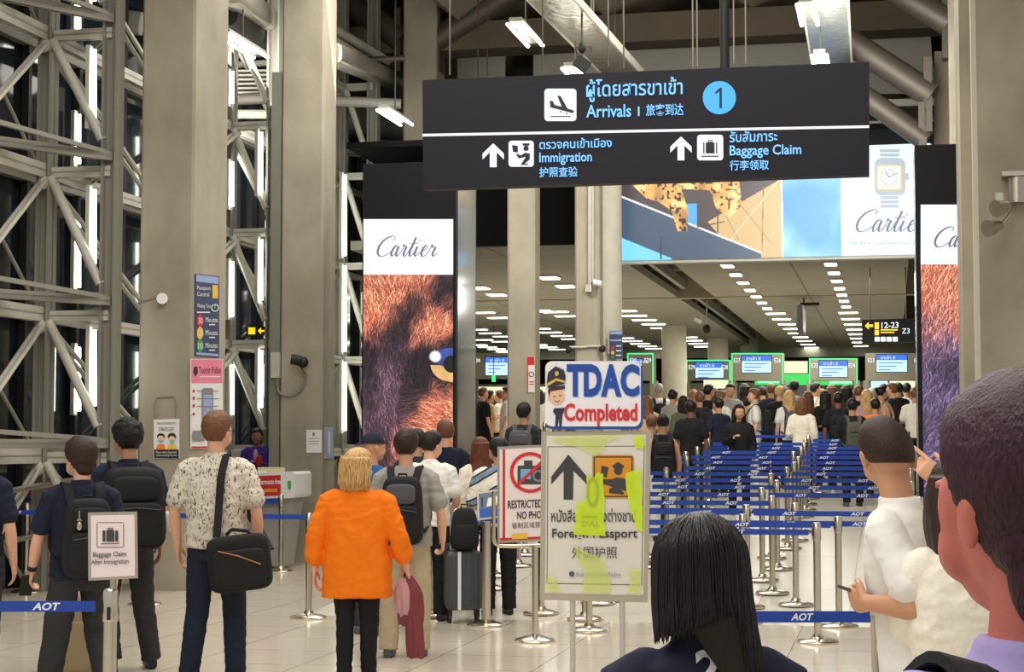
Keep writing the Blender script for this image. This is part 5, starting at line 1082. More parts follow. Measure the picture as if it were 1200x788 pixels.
class Fig:
    """one person; template height 1.75 m, local +Y is where the body faces"""
    def __init__(s, H=1.75, w=1.0, ra=ARM_DOWN, la=ARM_DOWN, yaw=0, pitch=0, roll=0, legs=None, lean=0, depth=1.0, belly=0, hands=True, curlR=.5, curlL=.5, vox=.0065, hipw=1.0, face=True, pointL=False, pointR=False):
        s.__dict__.update(locals()); s.k = H/1.75; s.M = headM(yaw, pitch, roll)
        s.legs = legs or {}
    def sec(s, z, rx, ry, cy=0.0): return (0, cy, z, rx*s.w, ry*s.depth)
    def leg(s, sd):
        L = s.legs.get('r' if sd > 0 else 'l', {}); kn = L.get('k', (.105, .01, .49)); an = L.get('a', (.108, -.02, .085)); return V(sd*.09, 0, .90), V(sd*kn[0], kn[1], kn[2]), V(sd*an[0], an[1], an[2])
    def body(s, name, skin, root):
        m = MB(); make_head(m, s.M, s.face)
        m.ell([s.sec(.84, .13, .09), s.sec(.95, .145, .10), s.sec(1.08, .125, .09), s.sec(1.25, .15, .10), s.sec(1.36, .155, .09), s.sec(1.42, .12, .07), s.sec(1.46, .06, .055, -.008)], 22)
        for sd, p, cu, pt in ((1, s.ra, s.curlR, s.pointR), (-1, s.la, s.curlL, s.pointL)):
            if p is None: continue
            sh, e, w = arm_pts(p, sd); sh = V(sh.x*s.w, sh.y, sh.z); ex = V((s.w-1)*.17*sd, 0, 0); e = e+ex; w = w+ex
            a1 = (e-sh); a2 = (w-e)
            m.tube([sh+V(-sd*.03, 0, -.022), sh+a1*.35, e-a1*.08, e+a2*.08, e+a2*.3, e+a2*.75, w], [.036, .045, .038, .038, .041, .031, .026], 14, 0, True)
            if s.hands:
                n = V(*p['n']) if 'n' in p else V(-1, 0, 0); n.x *= sd; t = V(*p['t']) if 't' in p else V(0, 1, 0); t.x *= sd
                hd = V(*p['h']) if 'h' in p else None
                dd = V(hd.x*sd, hd.y, hd.z) if hd else a2
                hand(m, w, dd, n, t, cu, 1.0, pt)
        for sd in (1, -1):
            h, k, a = s.leg(sd); m.tube([h+V(0, 0, .04), h*.5+k*.5, k+(h-k)*.1, k+(a-k)*.1, k*.65+a*.35, a], [.082, .07, .052, .05, .05, .036], 14, 0, True)
            m.tube([a+V(0, -.02, -.03), a+V(0, .05, -.05), a+V(0, .13, -.055)], [.036, .034, .026], 12, 0, True)
        me = remesh(m, name, s.vox, 3); return s.put(me, name, skin, root)
    def put(s, me, name, mt, root, lab=None):
        if s.lean:
            for v in me.vertices: v.co.y += s.lean*max(0, v.co.z-.95)
        me.transform(Matrix.Scale(s.k, 4)); o = link(name, me, mt, root, None, None, False)
        if lab: o['label'] = lab
        return o
    def shirt(s, mt, root, name='shirt', hem=.84, sleeve='short', loose=0.0, collar=False, wr=.012, vox=.0095, waist=1.0, flare=0.0, seed=0, hemw=None, neck=1.475):
        m = MB(); L = loose; q = hem; hb = s.belly
        S = [s.sec(q, .172+L+flare, .122+L+hb*.5, .01), s.sec(q+.015, .176+L+flare, .126+L+hb*.5, .01), s.sec(.97, .172*waist+L+flare*.7, .122+L+hb*.8, .012), s.sec(1.08, .160*waist+L, .116+L+hb, .012), s.sec(1.20, .175+L*.8, .122+L*.6+hb*.6, .006), s.sec(1.30, .186+L*.5, .122+L*.4, 0), s.sec(1.38, .180+L*.2, .108, -.006), s.sec(1.432, .158, .088, -.012), s.sec(1.464, .112, .074, -.014), s.sec(1.482, .076, .066, -.012), s.sec(neck+.012, .064, .062, -.01)]
        S = [x for i, x in enumerate(S) if i < 2 or x[2] > q+.03]
        m.ell(S, 28, 2.3)
        for sd, p in ((1, s.ra), (-1, s.la)):
            if p is None or sleeve == 'none': continue
            sh, e, w = arm_pts(p, sd); sh = V(sh.x*s.w, sh.y, sh.z); ex = V((s.w-1)*.17*sd, 0, 0); e = e+ex; w = w+ex; a1 = e-sh; a2 = w-e; inn = V(-sd*.035, 0, -.004)
            if sleeve == 'short': m.tube([sh+inn, sh+a1*.1, sh+a1*.45, sh+a1*.72], [.056, .064+L*.3, .061+L*.6, .063+L*.8], 18, 0, True)
            elif sleeve == 'long': m.tube([sh+inn, sh+a1*.1, sh+a1*.6, e, e+a2*.35, e+a2*.82, e+a2*.95], [.062, .066+L*.3, .06+L*.5, .054+L*.5, .05+L*.5, .042+L*.5, .038+L*.5], 18, 0, True)
            elif sleeve == 'three': m.tube([sh+inn, sh+a1*.1, sh+a1*.6, e, e+a2*.3, e+a2*.42, e+a2*.56, e+a2*.6], [.062, .066+L*.3, .06+L*.5, .054+L*.5, .054+L*.5, .06+L*.5, .058+L*.5, .05+L*.5], 18, 0, True)
            elif sleeve == 'puff': m.tube([sh+inn, sh+a1*.15, sh+a1*.5, sh+a1*.9, sh+a1*1.0, e+a2*.05, e+a2*.2], [.06, .075, .088, .08, .058, .062, .085], 18, 0, True)
        if collar: m.ell([(0, -.012, 1.435, .088, .076), (0, -.012, 1.455, .08, .072), (0, -.014, 1.50, .069, .068), (0, -.014, 1.505, .064, .064)], 22)
        return s.put(remesh(m, name, vox, 3, wr, 9, seed), name, mt, root)
    def trousers(s, mt, root, name='trousers', top=1.0, length=1.0, loose=0.0, wr=.010, vox=.010, seed=3):
        m = MB(); L = loose; hw = s.hipw
        m.ell([s.sec(.80, .155*hw, .105), s.sec(.86, .168*hw, .118), s.sec(.93, .165*hw, .116), s.sec(top-.02, .155*hw, .108), s.sec(top, .150*hw, .104)], 26, 2.3)
        for sd in (1, -1):
            h, k, a = s.leg(sd); ft = a+V(0, 0, -.025); full = [h+V(0, 0, .03), h*.6+k*.4, k+(h-k)*.12, k, k+(ft-k)*.3, k+(ft-k)*.75, ft]; rr_ = [.094, .087+L*.5, .069+L, .066+L, .064+L, .057+L, .058+L]
            if length < 1: full = full[:3] + [k+(h-k)*.02] if length < .6 else full[:5]; rr_ = rr_[:len(full)]
            m.tube(full, rr_, 18)
        return s.put(remesh(m, name, vox, 3, wr, 10, seed), name, mt, root)
    def shoes(s, mt, root, name='shoe'):
        for sd in (1, -1):
            h, k, a = s.leg(sd); m = MB(); c = V(a.x, a.y, max(a.z-.085, 0)); Z = c.z
            secs = []
            for y, w_, hh in ((-.065, .02, .05), (-.06, .032, .07), (-.02, .038, .085), (.04, .040, .07), (.10, .045, .055), (.16, .042, .045), (.195, .028, .034), (.205, .012, .02)):
                ring = []
                for i in range(16):
                    an = 2*math.pi*i/16; cx, cz = math.cos(an), math.sin(an); ring.append(V(c.x+w_*math.copysign(abs(cx)**.7, cx), c.y+y, Z+hh*(.5+.5*math.copysign(abs(cz)**.7, cz))))
                secs.append(ring)
            m.rings(secs); me = m.data(name); me.transform(Matrix.Scale(s.k, 4)); link(name, me, mt, root, None, 50, True)
    def hair(s, mt, root, style='short', name='hair', vol=.012, seed=1, length=1.35, n=56, m_=44, rough=.32, locks=0, thr=None, nape=0):
        mb = MB(); M = s.M; secs = []; r_ = random.Random(seed)
        if style in ('short', 'crew'): mt = SHORT.get(mt.name, mt)
        thrF, thrS, thrB = {'short': (.50, .08, -.78), 'crew': (.55, .02, -.45), 'bob': (.5, -.2, -.9), 'bun': (.5, .0, -.6), 'long': (.5, -.2, -.9), 'under': (.5, .30, -.05)}[style if style in ('short', 'crew', 'bob', 'bun', 'long', 'under') else 'short']
        if thr: thrF, thrS, thrB = thr
        R = V(.079, .100, .099); C = V(0, -.004, 1.655)
        for i in range(m_+1):
            th = math.pi*min(max(i/m_, .004), .996); z = -math.cos(th); q = math.sin(th); ring = []
            for j in range(n):
                ph = 2*math.pi*j/n; d = V(q*math.sin(ph), q*math.cos(ph), z); y = d.y/max(q, .001)
                thr = thrF if y > .55 else (thrF+(thrS-thrF)*min(1, (.55-y)/.35) if y > .2 else thrS+(thrB-thrS)*min(1, (.2-y)/.55))
                mm = min(1, max(0, (d.z-thr)/.10+.5)); mm = mm*mm*(3-2*mm)
                nz = noise.noise((d.x*5+seed, d.y*5, d.z*5))*.5+noise.noise((d.x*14, d.y*14+seed, d.z*9))*.4
                tk = vol*(.45+.55*max(0, min(1, (d.z+.5)/1.1)))*(1+rough*nz)+(.010*max(0, d.y)*max(0, d.z)*1.6 if style != 'crew' else 0)
                p = V(d.x*R.x, d.y*R.y, d.z*R.z); L = p.length; p = p*(1+tk/L) if mm > .999 else p*((1-.10*(1-mm))+tk*mm/L)
                ring.append(NECK+M @ (C+p-NECK))
            secs.append(ring)
        mb.rings(secs)
        if nape: mb.blob(NECK+M @ (V(0, -.050, 1.575)-NECK), (.060, .042, nape), 28, M); mb.blob(NECK+M @ (V(0, -.04, 1.60)-NECK), (.070, .052, .05), 28, M)
        if style == 'bun':
            mb.blob(NECK+M @ (V(0, -.115, 1.70)-NECK), (.042, .038, .042), 16)
        if style in ('bob', 'long'):
            zb = length; lg = style == 'long'
            def out(ph, z):
                fx, fy = math.sin(ph), math.cos(ph); t = 1.70-z; L = 1.70-zb
                rx = .086+vol*.6+.020*math.sin(min(1, t/.17)*math.pi/2); ry = .102+vol*.6+.004*math.sin(min(1, t/.12)*math.pi/2); cy = -.012
                if lg: cy -= min(.035, max(0, 1.52-z)*.3); ry *= max(.55, 1-max(0, 1.54-z)*1.6); rx *= 1+min(.2, max(0, 1.5-z)*.8)
                else: q = max(0, (t-.10)/(L-.10)); rx *= 1-.20*q*q; ry *= 1-.16*q*q
                op = .45 if z > 1.64 else .28; k_ = 1.0
                if fy > op: k_ = max(.42, 1-(fy-op)*2.4)
                k_ += noise.noise((fx*5+seed, fy*5, z*4))*.05+noise.noise((fx*16, fy*16+seed, z*3))*.03
                p = V(rx*fx*k_, cy+ry*fy*k_, z); w_ = min(1, max(0, 1.50-z)/.25)
                return NECK+(M @ (p-NECK)).lerp(p-NECK, w_)
            nz_ = max(6, int((1.70-zb)/.022)); secs = []
            for q in range(nz_+1):
                secs.append([out(2*math.pi*j/n, 1.70-(1.70-zb)*q/nz_+(.012*noise.noise((j*.9, seed, 1)) if q == nz_ else 0)) for j in range(n)])
            mb.rings(secs)
            lk = MB()
            for q in range(locks):
                ph = r_.uniform(.75, 2*math.pi-.75); z0 = r_.uniform(1.62, 1.72); z1 = zb+r_.uniform(-.02, .05); ns = 10; dphi = r_.uniform(-.22, .22); fl = r_.uniform(-.004, .018); pts = []
                for w in range(ns):
                    u = w/(ns-1); p = out(ph+dphi*u+.05*math.sin(u*6+q), z0+(z1-z0)*u); c = NECK+M @ (V(0, -.012, p.z)-NECK); c.z = p.z; dv = p-c; pts.append(c+dv*(1+(.002+fl*u**3+.003*math.sin(u*8+q))/max(dv.length, .03)))
                lk.tube(pts, [.002]+[r_.uniform(.004, .007)]*(ns-3)+[.004, .001], 6)
        if style == 'bob' or style == 'long':
            me = remesh(mb, name, .0062, 2)
            if locks:
                b2 = MB(); b2.add([v.co.copy() for v in me.vertices], [list(p.vertices) for p in me.polygons]); b2.add(lk.v, lk.f); me = b2.data(name); me.shade_smooth()
        else:
            me = mb.data(name); me.shade_smooth()
        return s.put(me, name, mt, root)
    def face_marks(s, root, eye=(40, 28, 22)):
        M = s.M
        def ln(me):
            for v in me.vertices: v.co.y += s.lean*max(0, v.co.z-.95)
        for sd in (-1, 1):
            m = MB(); c = NECK+M @ (V(sd*.031, .0865, 1.636)-NECK); m.blob(c, (.0125, .010, .0095), 12, M, 0); c2 = NECK+M @ (V(sd*.031, .0955, 1.636)-NECK); m.blob(c2, (.0055, .0025, .0055), 10, M, 1)
            me = m.data('eye'); ln(me); me.transform(Matrix.Scale(s.k, 4)); link('eye', me, [mat('eye_white', rgb(228, 224, 220), .3), mat('eye_iris', rgb(*eye), .2)], root, m.mi, 60, True)
            m = MB(); m.tube([NECK+M @ (V(sd*x, y, z)-NECK) for x, y, z in ((.016, .101, 1.655), (.032, .098, 1.661), (.048, .085, 1.656))], [.003, .004, .002], 8); me = m.data('eyebrow'); ln(me); me.transform(Matrix.Scale(s.k, 4)); link('eyebrow', me, H_BLK, root, None, 60, True)
def person(px, d, face_deg, label, H, group=None):
    """stands in column px at distance d; face_deg 0 looks straight away from the camera, positive turns left"""
    return thing('person', spot(px, d), math.radians(face_deg), label, 'person', group)
def sbox(c, s, e=5, n=28, taper=1.0, rows=14, M=None):       # rounded pack shape: centre, full size, squareness
    c = Vector(c); secs = []
    for i in range(rows+1):
        t = -math.pi/2+math.pi*min(max(i/rows, .01), .99); zz = math.copysign(abs(math.sin(t))**(2/e), math.sin(t)); q = abs(math.cos(t))**(2/e); ring = []
        for k in range(n):
            a = 2*math.pi*k/n; x, y = math.cos(a), math.sin(a); f = 1+(taper-1)*(zz*.5+.5)
            p = V(s[0]/2*q*math.copysign(abs(x)**(2/e), x)*f, s[1]/2*q*math.copysign(abs(y)**(2/e), y)*f, s[2]/2*zz); ring.append(c+(M @ p if M else p))
        secs.append(ring)
    return MB().rings(secs)
def strap(pts, w, th, wide):                                    # flat webbing along a path; wide = side vector
    pts = [Vector(p) for p in smooth_path([tuple(p) for p in pts], 5)]; secs = []
    for i, p in enumerate(pts):
        T = (pts[min(i+1, len(pts)-1)]-pts[max(i-1, 0)]).normalized(); sd = (wide-T*wide.dot(T)).normalized(); n = T.cross(sd)
        secs.append([p+sd*(w/2)+n*(th/2), p-sd*(w/2)+n*(th/2), p-sd*(w/2)-n*(th/2), p+sd*(w/2)-n*(th/2)])
    return MB().rings(secs)
def backpack(f, root, label, mt, mt2=None, size=(.31, .17, .46), z=1.16, straps=True, group=None, name='backpack', back=-.145):
    mt2 = mt2 or mt; t = thing(name, root.location+Vector((0, 0, 0)), root.rotation_euler[2], label, 'backpack', group); k = f.k; y0 = (back-f.belly*.3)-size[1]/2
    def S(mb): mb.v = [v*k for v in mb.v]; return mb
    S(sbox((0, y0, z), size, 5, taper=.86)).build('main_pack', mt, t, False, 60)
    S(sbox((0, y0-size[1]*.5, z-size[2]*.17), (size[0]*.82, size[1]*.45, size[2]*.5), 5)).build('front_pocket', mt, t, False, 60)
    S(sbox((0, y0-size[1]*.46, z+size[2]*.24), (size[0]*.66, size[1]*.28, size[2]*.3), 4)).build('top_pocket', mt2, t, False, 60)
    S(MB().tube([(-.035, y0+.03, z+size[2]*.47), (-.03, y0+.03, z+size[2]*.53), (.03, y0+.03, z+size[2]*.53), (.035, y0+.03, z+size[2]*.47)], .008, 8)).build('grab_handle', mt, t, False, 60)
    if straps:
        sh = .1*f.w
        for s in (-1, 1): S(strap([(s*.085, back-.02, z+.19), (s*sh, -.11, 1.445), (s*sh*1.04, -.02, 1.482), (s*sh*1.12, .085, 1.40), (s*sh*1.3, .15+f.belly, 1.25), (s*.155*f.w, .10+f.belly, 1.08), (s*.15, back-.01, z-.17)], .058, .012, V(s*.9, -.05, .25))).build('shoulder_strap', mt, t, False, 60)
    S(MB().tube([(-size[0]*.36, y0-size[1]*.74, z-.005), (0, y0-size[1]*.745, z+.012), (size[0]*.36, y0-size[1]*.74, z-.005)], .004, 6)).build('zip', mat('zip_grey', rgb(70, 70, 72), .4, .5), t, False)
    return t
# ---------------------------------------------------------------- the people nearest the camera
# dark navy tee with mask
r = person(96, 11.3, 24, 'person in navy tee and face mask with black backpack, walking behind the framed baggage sign', 1.68)
f = Fig(1.70, 1.04, la=dict(e=(.26, .02, 1.13), w=(.275, .14, .92), n=(-1, -.2, 0), t=(0, 1, .2)), yaw=.3, pitch=-.05, curlL=.8, legs=dict(r=dict(k=(.14, .10, .50), a=(.20, -.06, .1)), l=dict(k=(.14, .05, .49), a=(.19, .12, .09))))
f.body('body', SKIN_L, r); f.shirt(C_NAVY, r, hem=.86, loose=.012, collar=True, seed=1); f.trousers(C_CHAR, r, loose=.022); f.shoes(SHOE_B, r); f.hair(H_DBR, r, 'short', vol=.026, seed=2, thr=(.45, -.12, -.95), nape=.05); f.face_marks(r)
m = MB(); Mh = f.M; m.blob(NECK+Mh @ (V(0, .072, 1.575)-NECK), (.058, .052, .044), 18, Mh); me = m.data('face_mask'); me.transform(Matrix.Scale(f.k, 4)); link('face_mask', me, mat('mask_paper', rgb(206, 214, 226), .7), r, None, 60, True)['label'] = 'pale paper face mask'
m = MB(); w0 = V(-.275-.007, .14, .92); m.tube([w0+V(0, -.02, .033), w0+V(0, -.004, .006)], .032, 16); me = m.data('watch'); me.transform(Matrix.Scale(f.k, 4)); link('wristwatch', me, BLACK, r, None, 50, True)
backpack(f, r, 'black backpack with dangling charm on the person in navy tee', BAGB, size=(.32, .18, .50), z=1.14)
m = MB().box((0, 0, 0), (.075, .010, .15)); o = m.build('mobile_phone', BLACK, None, False, loc=r.location+Matrix.Rotation(math.radians(24), 3, 'Z') @ V(-.30, .17, .80)); o.rotation_euler = (.5, 0, .5); tag(o, 'black mobile phone held low by the person in navy tee', 'phone')
p = r.location+Matrix.Rotation(math.radians(24), 3, 'Z') @ V(-.08, -.385, 1.22); m = MB(); m.blob(p+V(0, 0, -.03), (.016, .012, .028)); m.tube([p, p+V(0, 0, .06)], .004, 6); m.tube([p+V(-.012, 0, .0), p+V(0, 0, .02), p+V(.012, 0, 0)], .004, 6); o = m.build('key_charm', CHROME_B, smooth=50); tag(o, 'small metal charm clipped to the nearer black backpack', 'charm')
# tall one with the big backpack
r = person(150, 13.4, 20, 'tall person with big black backpack, dark top and trousers, beside the first pillar', 1.83)
f = Fig(1.83, 1.08, yaw=.25, pitch=-.04, legs=dict(r=dict(k=(.13, .08, .5), a=(.2, .10, .09)), l=dict(k=(.12, .1, .5), a=(.1, -.05, .12))))
f.body('body', SKIN_M, r); f.shirt(C_NAVY, r, hem=.88, loose=.01, seed=4, collar=True); f.trousers(C_CHAR, r, loose=.014); f.shoes(SHOE_B, r); f.hair(H_BLK, r, 'short', vol=.034, seed=9, rough=.7); f.face_marks(r)
t = backpack(f, r, 'big rounded black backpack with bottle on the tall person', BAGB, size=(.47, .26, .58), z=1.16)
m = MB(); m.lathe([(.03, 0), (.034, .01), (.034, .13), (.015, .15)], (.26, -.27, 1.04), 16); me = m.data('water_bottle'); o = link('water_bottle', me, mat('bottle_clear', rgb(222, 226, 230), .2), None, None, 50, True, None); o.location = r.location; o.rotation_euler = r.rotation_euler; tag(o, 'clear water bottle in the side of the big black backpack', 'bottle')
# printed shirt
r = person(254, 12.75, -3, 'tall person in pale sprig-print shirt and dark jeans with black shoulder bag', 1.9)
f = Fig(1.89, 1.06, yaw=-.35, depth=1.06, belly=.02, ra=dict(e=(.262, -.02, 1.12), w=(.262, .05, .86)), la=dict(e=(.262, -.03, 1.12), w=(.25, .04, .88)), legs=dict(r=dict(k=(.12, .04, .49), a=(.13, .04, .085)), l=dict(k=(.12, .03, .49), a=(.16, -.04, .085))))
f.body('body', SKIN_L, r); f.shirt(C_PRT, r, hem=.88, loose=.022, collar=True, seed=2, wr=.014); f.trousers(C_JEAN, r, loose=.012); f.shoes(SHOE_B, r); f.hair(H_BRN, r, 'short', vol=.017, seed=5, rough=.6); f.face_marks(r)
m = MB()
for s in (-1, 1):
    ps = [NECK+f.M @ (V(s*.08, -.0, 1.64)-NECK), NECK+f.M @ (V(s*.078, .09, 1.64)-NECK)]; m.tube(ps, .0025, 6)
    m.tube([NECK+f.M @ (V(s*.035+.022*math.cos(a), .112, 1.635+.018*math.sin(a))-NECK) for a in [i*.5236 for i in range(13)]], .0022, 6)
me = m.data('glasses'); me.transform(Matrix.Scale(f.k, 4)); link('glasses', me, BLACK, r, None, 50, True)
k = f.k; t = thing('shoulder_bag', r.location, r.rotation_euler[2], 'black shoulder bag hanging behind the person in sprig-print shirt', 'bag')
Mb = Matrix.Rotation(-.12, 3, 'Y') @ Matrix.Rotation(.1, 3, 'Z')
for nm, mb, mt in (('main_bag', sbox((.215, -.27, .80), (.40, .17, .36), 6, M=Mb), BAGB), ('front_pocket', sbox((.235, -.36, .77), (.34, .06, .24), 6, M=Mb), BAGB), ('zip', MB().tube([(.10, -.393, .88), (.235, -.396, .85), (.375, -.393, .80)], .005, 6), mat('zip_orange', rgb(150, 84, 40), .5)), ('strap', strap([(.06, -.25, .96), (.06, -.19, 1.16), (.065, -.145, 1.36), (.08, -.05, 1.495), (.06, .09, 1.42), (.10, .19, 1.22), (.25, .16, 1.0), (.40, -.2, .88)], .05, .008, V(1, 0, .2)), BAGB), ('handle', MB().tube([(.13, -.29, .98), (.17, -.3, 1.015), (.27, -.3, 1.005), (.31, -.29, .96)], .012, 8), BAGB)):
    mb.v = [v*k for v in mb.v]; mb.build(nm, mt, t, False, 60)
# orange shirt
r = person(419, 12.2, -2, 'person in bright orange shirt with blonde bob, carrying a maroon jacket', 1.63)
f = Fig(1.63, 1.14, depth=1.12, hipw=1.0, yaw=-.75, belly=.02, ra=dict(e=(.285, -.05, 1.13), w=(.33, .06, .91), n=(-.4, -.6, 0), t=(-.2, 1, 0)), la=dict(e=(.275, -.05, 1.13), w=(.285, .0, .89)), curlR=1.1, legs=dict(r=dict(k=(.085, .03, .49), a=(.085, .03, .085)), l=dict(k=(.085, .01, .49), a=(.085, -.03, .085))))
f.body('body', SKIN_L, r); f.shirt(C_ORA, r, hem=.70, sleeve='three', loose=.034, collar=True, waist=1.03, flare=.015, seed=6, wr=.014); f.trousers(C_BLK, r, loose=.0); f.shoes(SHOE_B, r); f.hair(H_BLD, r, 'bob', vol=.018, seed=3, length=1.475, locks=170); f.face_marks(r, (70, 90, 110))
# jacket in the hand: folded cloth hanging from the right hand
k = f.k; hp = V(.345, .08, .82)
t = thing('jacket', r.location, r.rotation_euler[2], 'maroon jacket with pale lining hanging from the hand of the person in orange', 'jacket')
def drape(c, w, dpt, L, ph, n=30, rows=16):
    secs = []
    for i in range(rows+1):
        q = i/rows; ring = []
        sp = .25+.75*math.sin(min(1, q*2.2)*math.pi/2)-.25*max(0, q-.75)*2
        for j in range(n):
            a = 2*math.pi*j/n; fo = 1+.22*math.sin(5*a+ph+q*2)*q+.1*math.sin(9*a+ph*2)
            ring.append(V(c[0]+w*sp*math.cos(a)*fo+.03*q*math.sin(ph), c[1]+dpt*sp*math.sin(a)*fo, c[2]-L*q+.012*math.sin(4*a+ph)*q))
        secs.append(ring)
    return MB().rings(secs)
for nm, mb, mt in (('outer_cloth', drape((.375, .08, .85), .085, .05, .36, .4), C_MAR), ('lining', drape((.33, .07, .83), .075, .045, .27, 2.0), C_PNK), ('sleeve', drape((.40, .06, .62), .06, .05, .36, 1.2), C_MAR)):
    mb.v = [v*k for v in mb.v]; mb.build(nm, mt, t, False, 60)
# grey tee
r = person(476, 14.3, -4, 'person in grey tee and khaki trousers with grey and black backpack', 1.775)
f = Fig(1.775, 1.07, yaw=-.05, depth=1.05, ra=dict(e=(.27, -.03, 1.12), w=(.265, .12, .90), n=(-1, 0, 0), t=(0, 1, .3)), curlR=.9, legs=dict(r=dict(k=(.11, .03, .49), a=(.115, .02, .085)), l=dict(k=(.12, .02, .49), a=(.13, -.03, .085))))
f.body('body', SKIN_L, r); f.shirt(C_GREY, r, hem=.86, loose=.02, seed=3); f.trousers(C_KHA, r, loose=.02); f.shoes(SHOE_G, r); f.hair(H_DBR, r, 'short', vol=.020, seed=8); f.face_marks(r)
backpack(f, r, 'black backpack with grey top pocket on the person in grey tee', BAGB, BAGG, size=(.345, .18, .53), z=1.145)
o = MB().box((0, 0, 0), (.074, .010, .15)).build('mobile_phone', BLACK, None, False, loc=r.location+V(.285, .20, .84)); o.rotation_euler = (.9, .2, .3); tag(o, 'dark mobile phone in the right hand of the person in grey tee', 'phone')
# blue tank with cap
r = person(437, 16.0, -20, 'person in blue tank top and dark backwards cap, partly behind the orange shirt', 1.76)
f = Fig(1.76, 1.04, yaw=-.6, vox=.008); f.body('body', SKIN_M, r); f.shirt(C_BLU, r, 'tank_top', hem=.86, sleeve='none', seed=3); f.trousers(C_CHAR, r); f.shoes(SHOE_G, r); f.face_marks(r)
m = MB(); secs = []
for i in range(10):
    z = i/9; q = math.sqrt(max(0.001, 1-z*z*.98)); secs.append([NECK+f.M @ (V(.086*q*math.cos(a), -.004+.106*q*math.sin(a), 1.665+.10*z)-NECK) for a in [2*math.pi*j/28 for j in range(28)]])
m.rings(secs); pr = [NECK+f.M @ (V(x, y, z)-NECK) for x, y, z in ((-.06, -.085, 1.67), (-.055, -.15, 1.655), (0, -.17, 1.65), (.055, -.15, 1.655), (.06, -.085, 1.67))]; m.prism(pr, V(0, 0, .006)); me = m.data('cap'); me.transform(Matrix.Scale(f.k, 4)); link('cap', me, C_NAVY, r, None, 50, True)
# white tee with phone
r = person(504, 17.2, -8, 'person in white polo and dark trousers standing in front of the left screen tower', 1.79)
f = Fig(1.78, 1.04, yaw=-.55, pitch=-.15, ra=dict(e=(.25, .02, 1.13), w=(.17, .22, 1.02)), vox=.008); f.body('body', SKIN_L, r); f.shirt(C_WHT, r, hem=.88, loose=.015, collar=True, seed=1); f.trousers(C_BLK, r, loose=.01); f.shoes(SHOE_B, r); f.hair(H_BLK, r, 'short', vol=.016); f.face_marks(r)
r = person(522, 19.2, 10, 'person in dark blue top just beyond the white polo, light brown hair', 1.78)
f = Fig(1.80, 1.05, yaw=.2, vox=.009); f.body('body', SKIN_L, r); f.shirt(C_NAVY, r, sleeve='long', seed=1); f.trousers(C_JEAN, r); f.shoes(SHOE_B, r); f.hair(H_BRN, r, 'short')
r = person(489, 18.6, 0, 'person with dark hair almost hidden between the grey tee and the white polo', 1.72)
f = Fig(1.74, 1.0, vox=.009); f.body('body', SKIN_M, r); f.shirt(C_CHAR, r, sleeve='long'); f.trousers(C_BLK, r); f.shoes(SHOE_B, r); f.hair(H_BLK, r, 'short')
# auburn ponytail and knit pullover
r = person(563, 18.4, 15, 'person with auburn hair in a pale top, left of the banded knit pullover', 1.66)
f = Fig(1.66, .95, yaw=.2, vox=.009); f.body('body', SKIN_L, r); f.shirt(C_CRM, r, sleeve='long', loose=.01); f.trousers(C_BLK, r); f.shoes(SHOE_B, r); f.hair(H_RED, r, 'long', length=1.36, vol=.012)
r = person(584, 17.6, 12, 'person in white knit pullover with dark zigzag bands and black trousers', 1.70)
f = Fig(1.70, 1.08, yaw=.25, la=dict(e=(.26, -.02, 1.13), w=(.17, .2, 1.08)), vox=.008); f.body('body', SKIN_M, r); f.shirt(C_KNIT, r, 'pullover', sleeve='long', loose=.025, hem=.88); f.trousers(C_BLK, r, loose=.015); f.shoes(SHOE_B, r); f.hair(H_BLK, r, 'short', vol=.016)
# suitcase with a bag on it
g0 = spot(543, 17.0); t = thing('suitcase', g0, .15, 'dark grey upright suitcase with raised handle, beside the white polo', 'suitcase')
SUIT = mat('suitcase_shell', rgb(66, 70, 74), .4)
sbox((0, 0, .40), (.36, .24, .56), 8, n=36).build('shell', SUIT, t, False, 50)
for x in (-.14, -.07, 0, .07, .14): sbox((x, -.12, .40), (.02, .016, .48), 4).build('rib', SUIT, t, False, 50)
MB().box((-.05, -.123, .40), (.03, .012, .54)).build('strap', WHITE, t, False)
for x in (-.13, .13):
    for y in (-.07, .07):
        MB().tube([(x-.012, y, .04), (x+.012, y, .04)], .038, 14).build('wheel', BLACK, t, False, 50); MB().box((x, y, .09), (.035, .035, .07)).build('wheel_mount', BLACK, t, False)
MB().tube([(-.09, .09, .68), (-.09, .09, 1.03), (-.06, .09, 1.06), (.06, .09, 1.06), (.09, .09, 1.03), (.09, .09, .68)], .011, 8).build('handle', CHROME_B, t, False, 50)
t = thing('backpack', g0+V(.01, -.02, .68), .15, 'black backpack resting on top of the dark grey suitcase', 'backpack'); sbox((0, -.02, .20), (.30, .19, .40), 4, taper=.7).build('main_pack', BAGB, t, False, 60); sbox((0, -.12, .14), (.22, .07, .22), 4).build('front_pocket', BAGB, t, False, 60); MB().tube([(-.03, .0, .39), (-.03, 0, .43), (.03, 0, .43), (.03, 0, .39)], .008, 8).build('grab_handle', BAGB, t, False, 60)
# khaki trolley case behind the navy tee
g0 = spot(92, 12.5); t = thing('suitcase', g0, .1, 'khaki upright trolley case between the legs of the navy tee person', 'suitcase'); sbox((0, 0, .36), (.34, .22, .60), 7, n=36).build('shell', mat('suitcase_khaki', rgb(150, 132, 100), .6), t, False, 50); sbox((0, -.11, .30), (.26, .04, .34), 6).build('front_pocket', MATS['suitcase_khaki'], t, False, 50)
for x in (-.12, .12): MB().tube([(x-.015, .05, .035), (x+.015, .05, .035)], .035, 14).build('wheel', BLACK, t, False, 50); MB().box((x, -.06, .035), (.04, .04, .07)).build('foot', BLACK, t, False)
MB().tube([(-.08, .07, .64), (-.08, .07, .70), (.08, .07, .70), (.08, .07, .64)], .01, 8).build('handle', BLACK, t, False, 50)
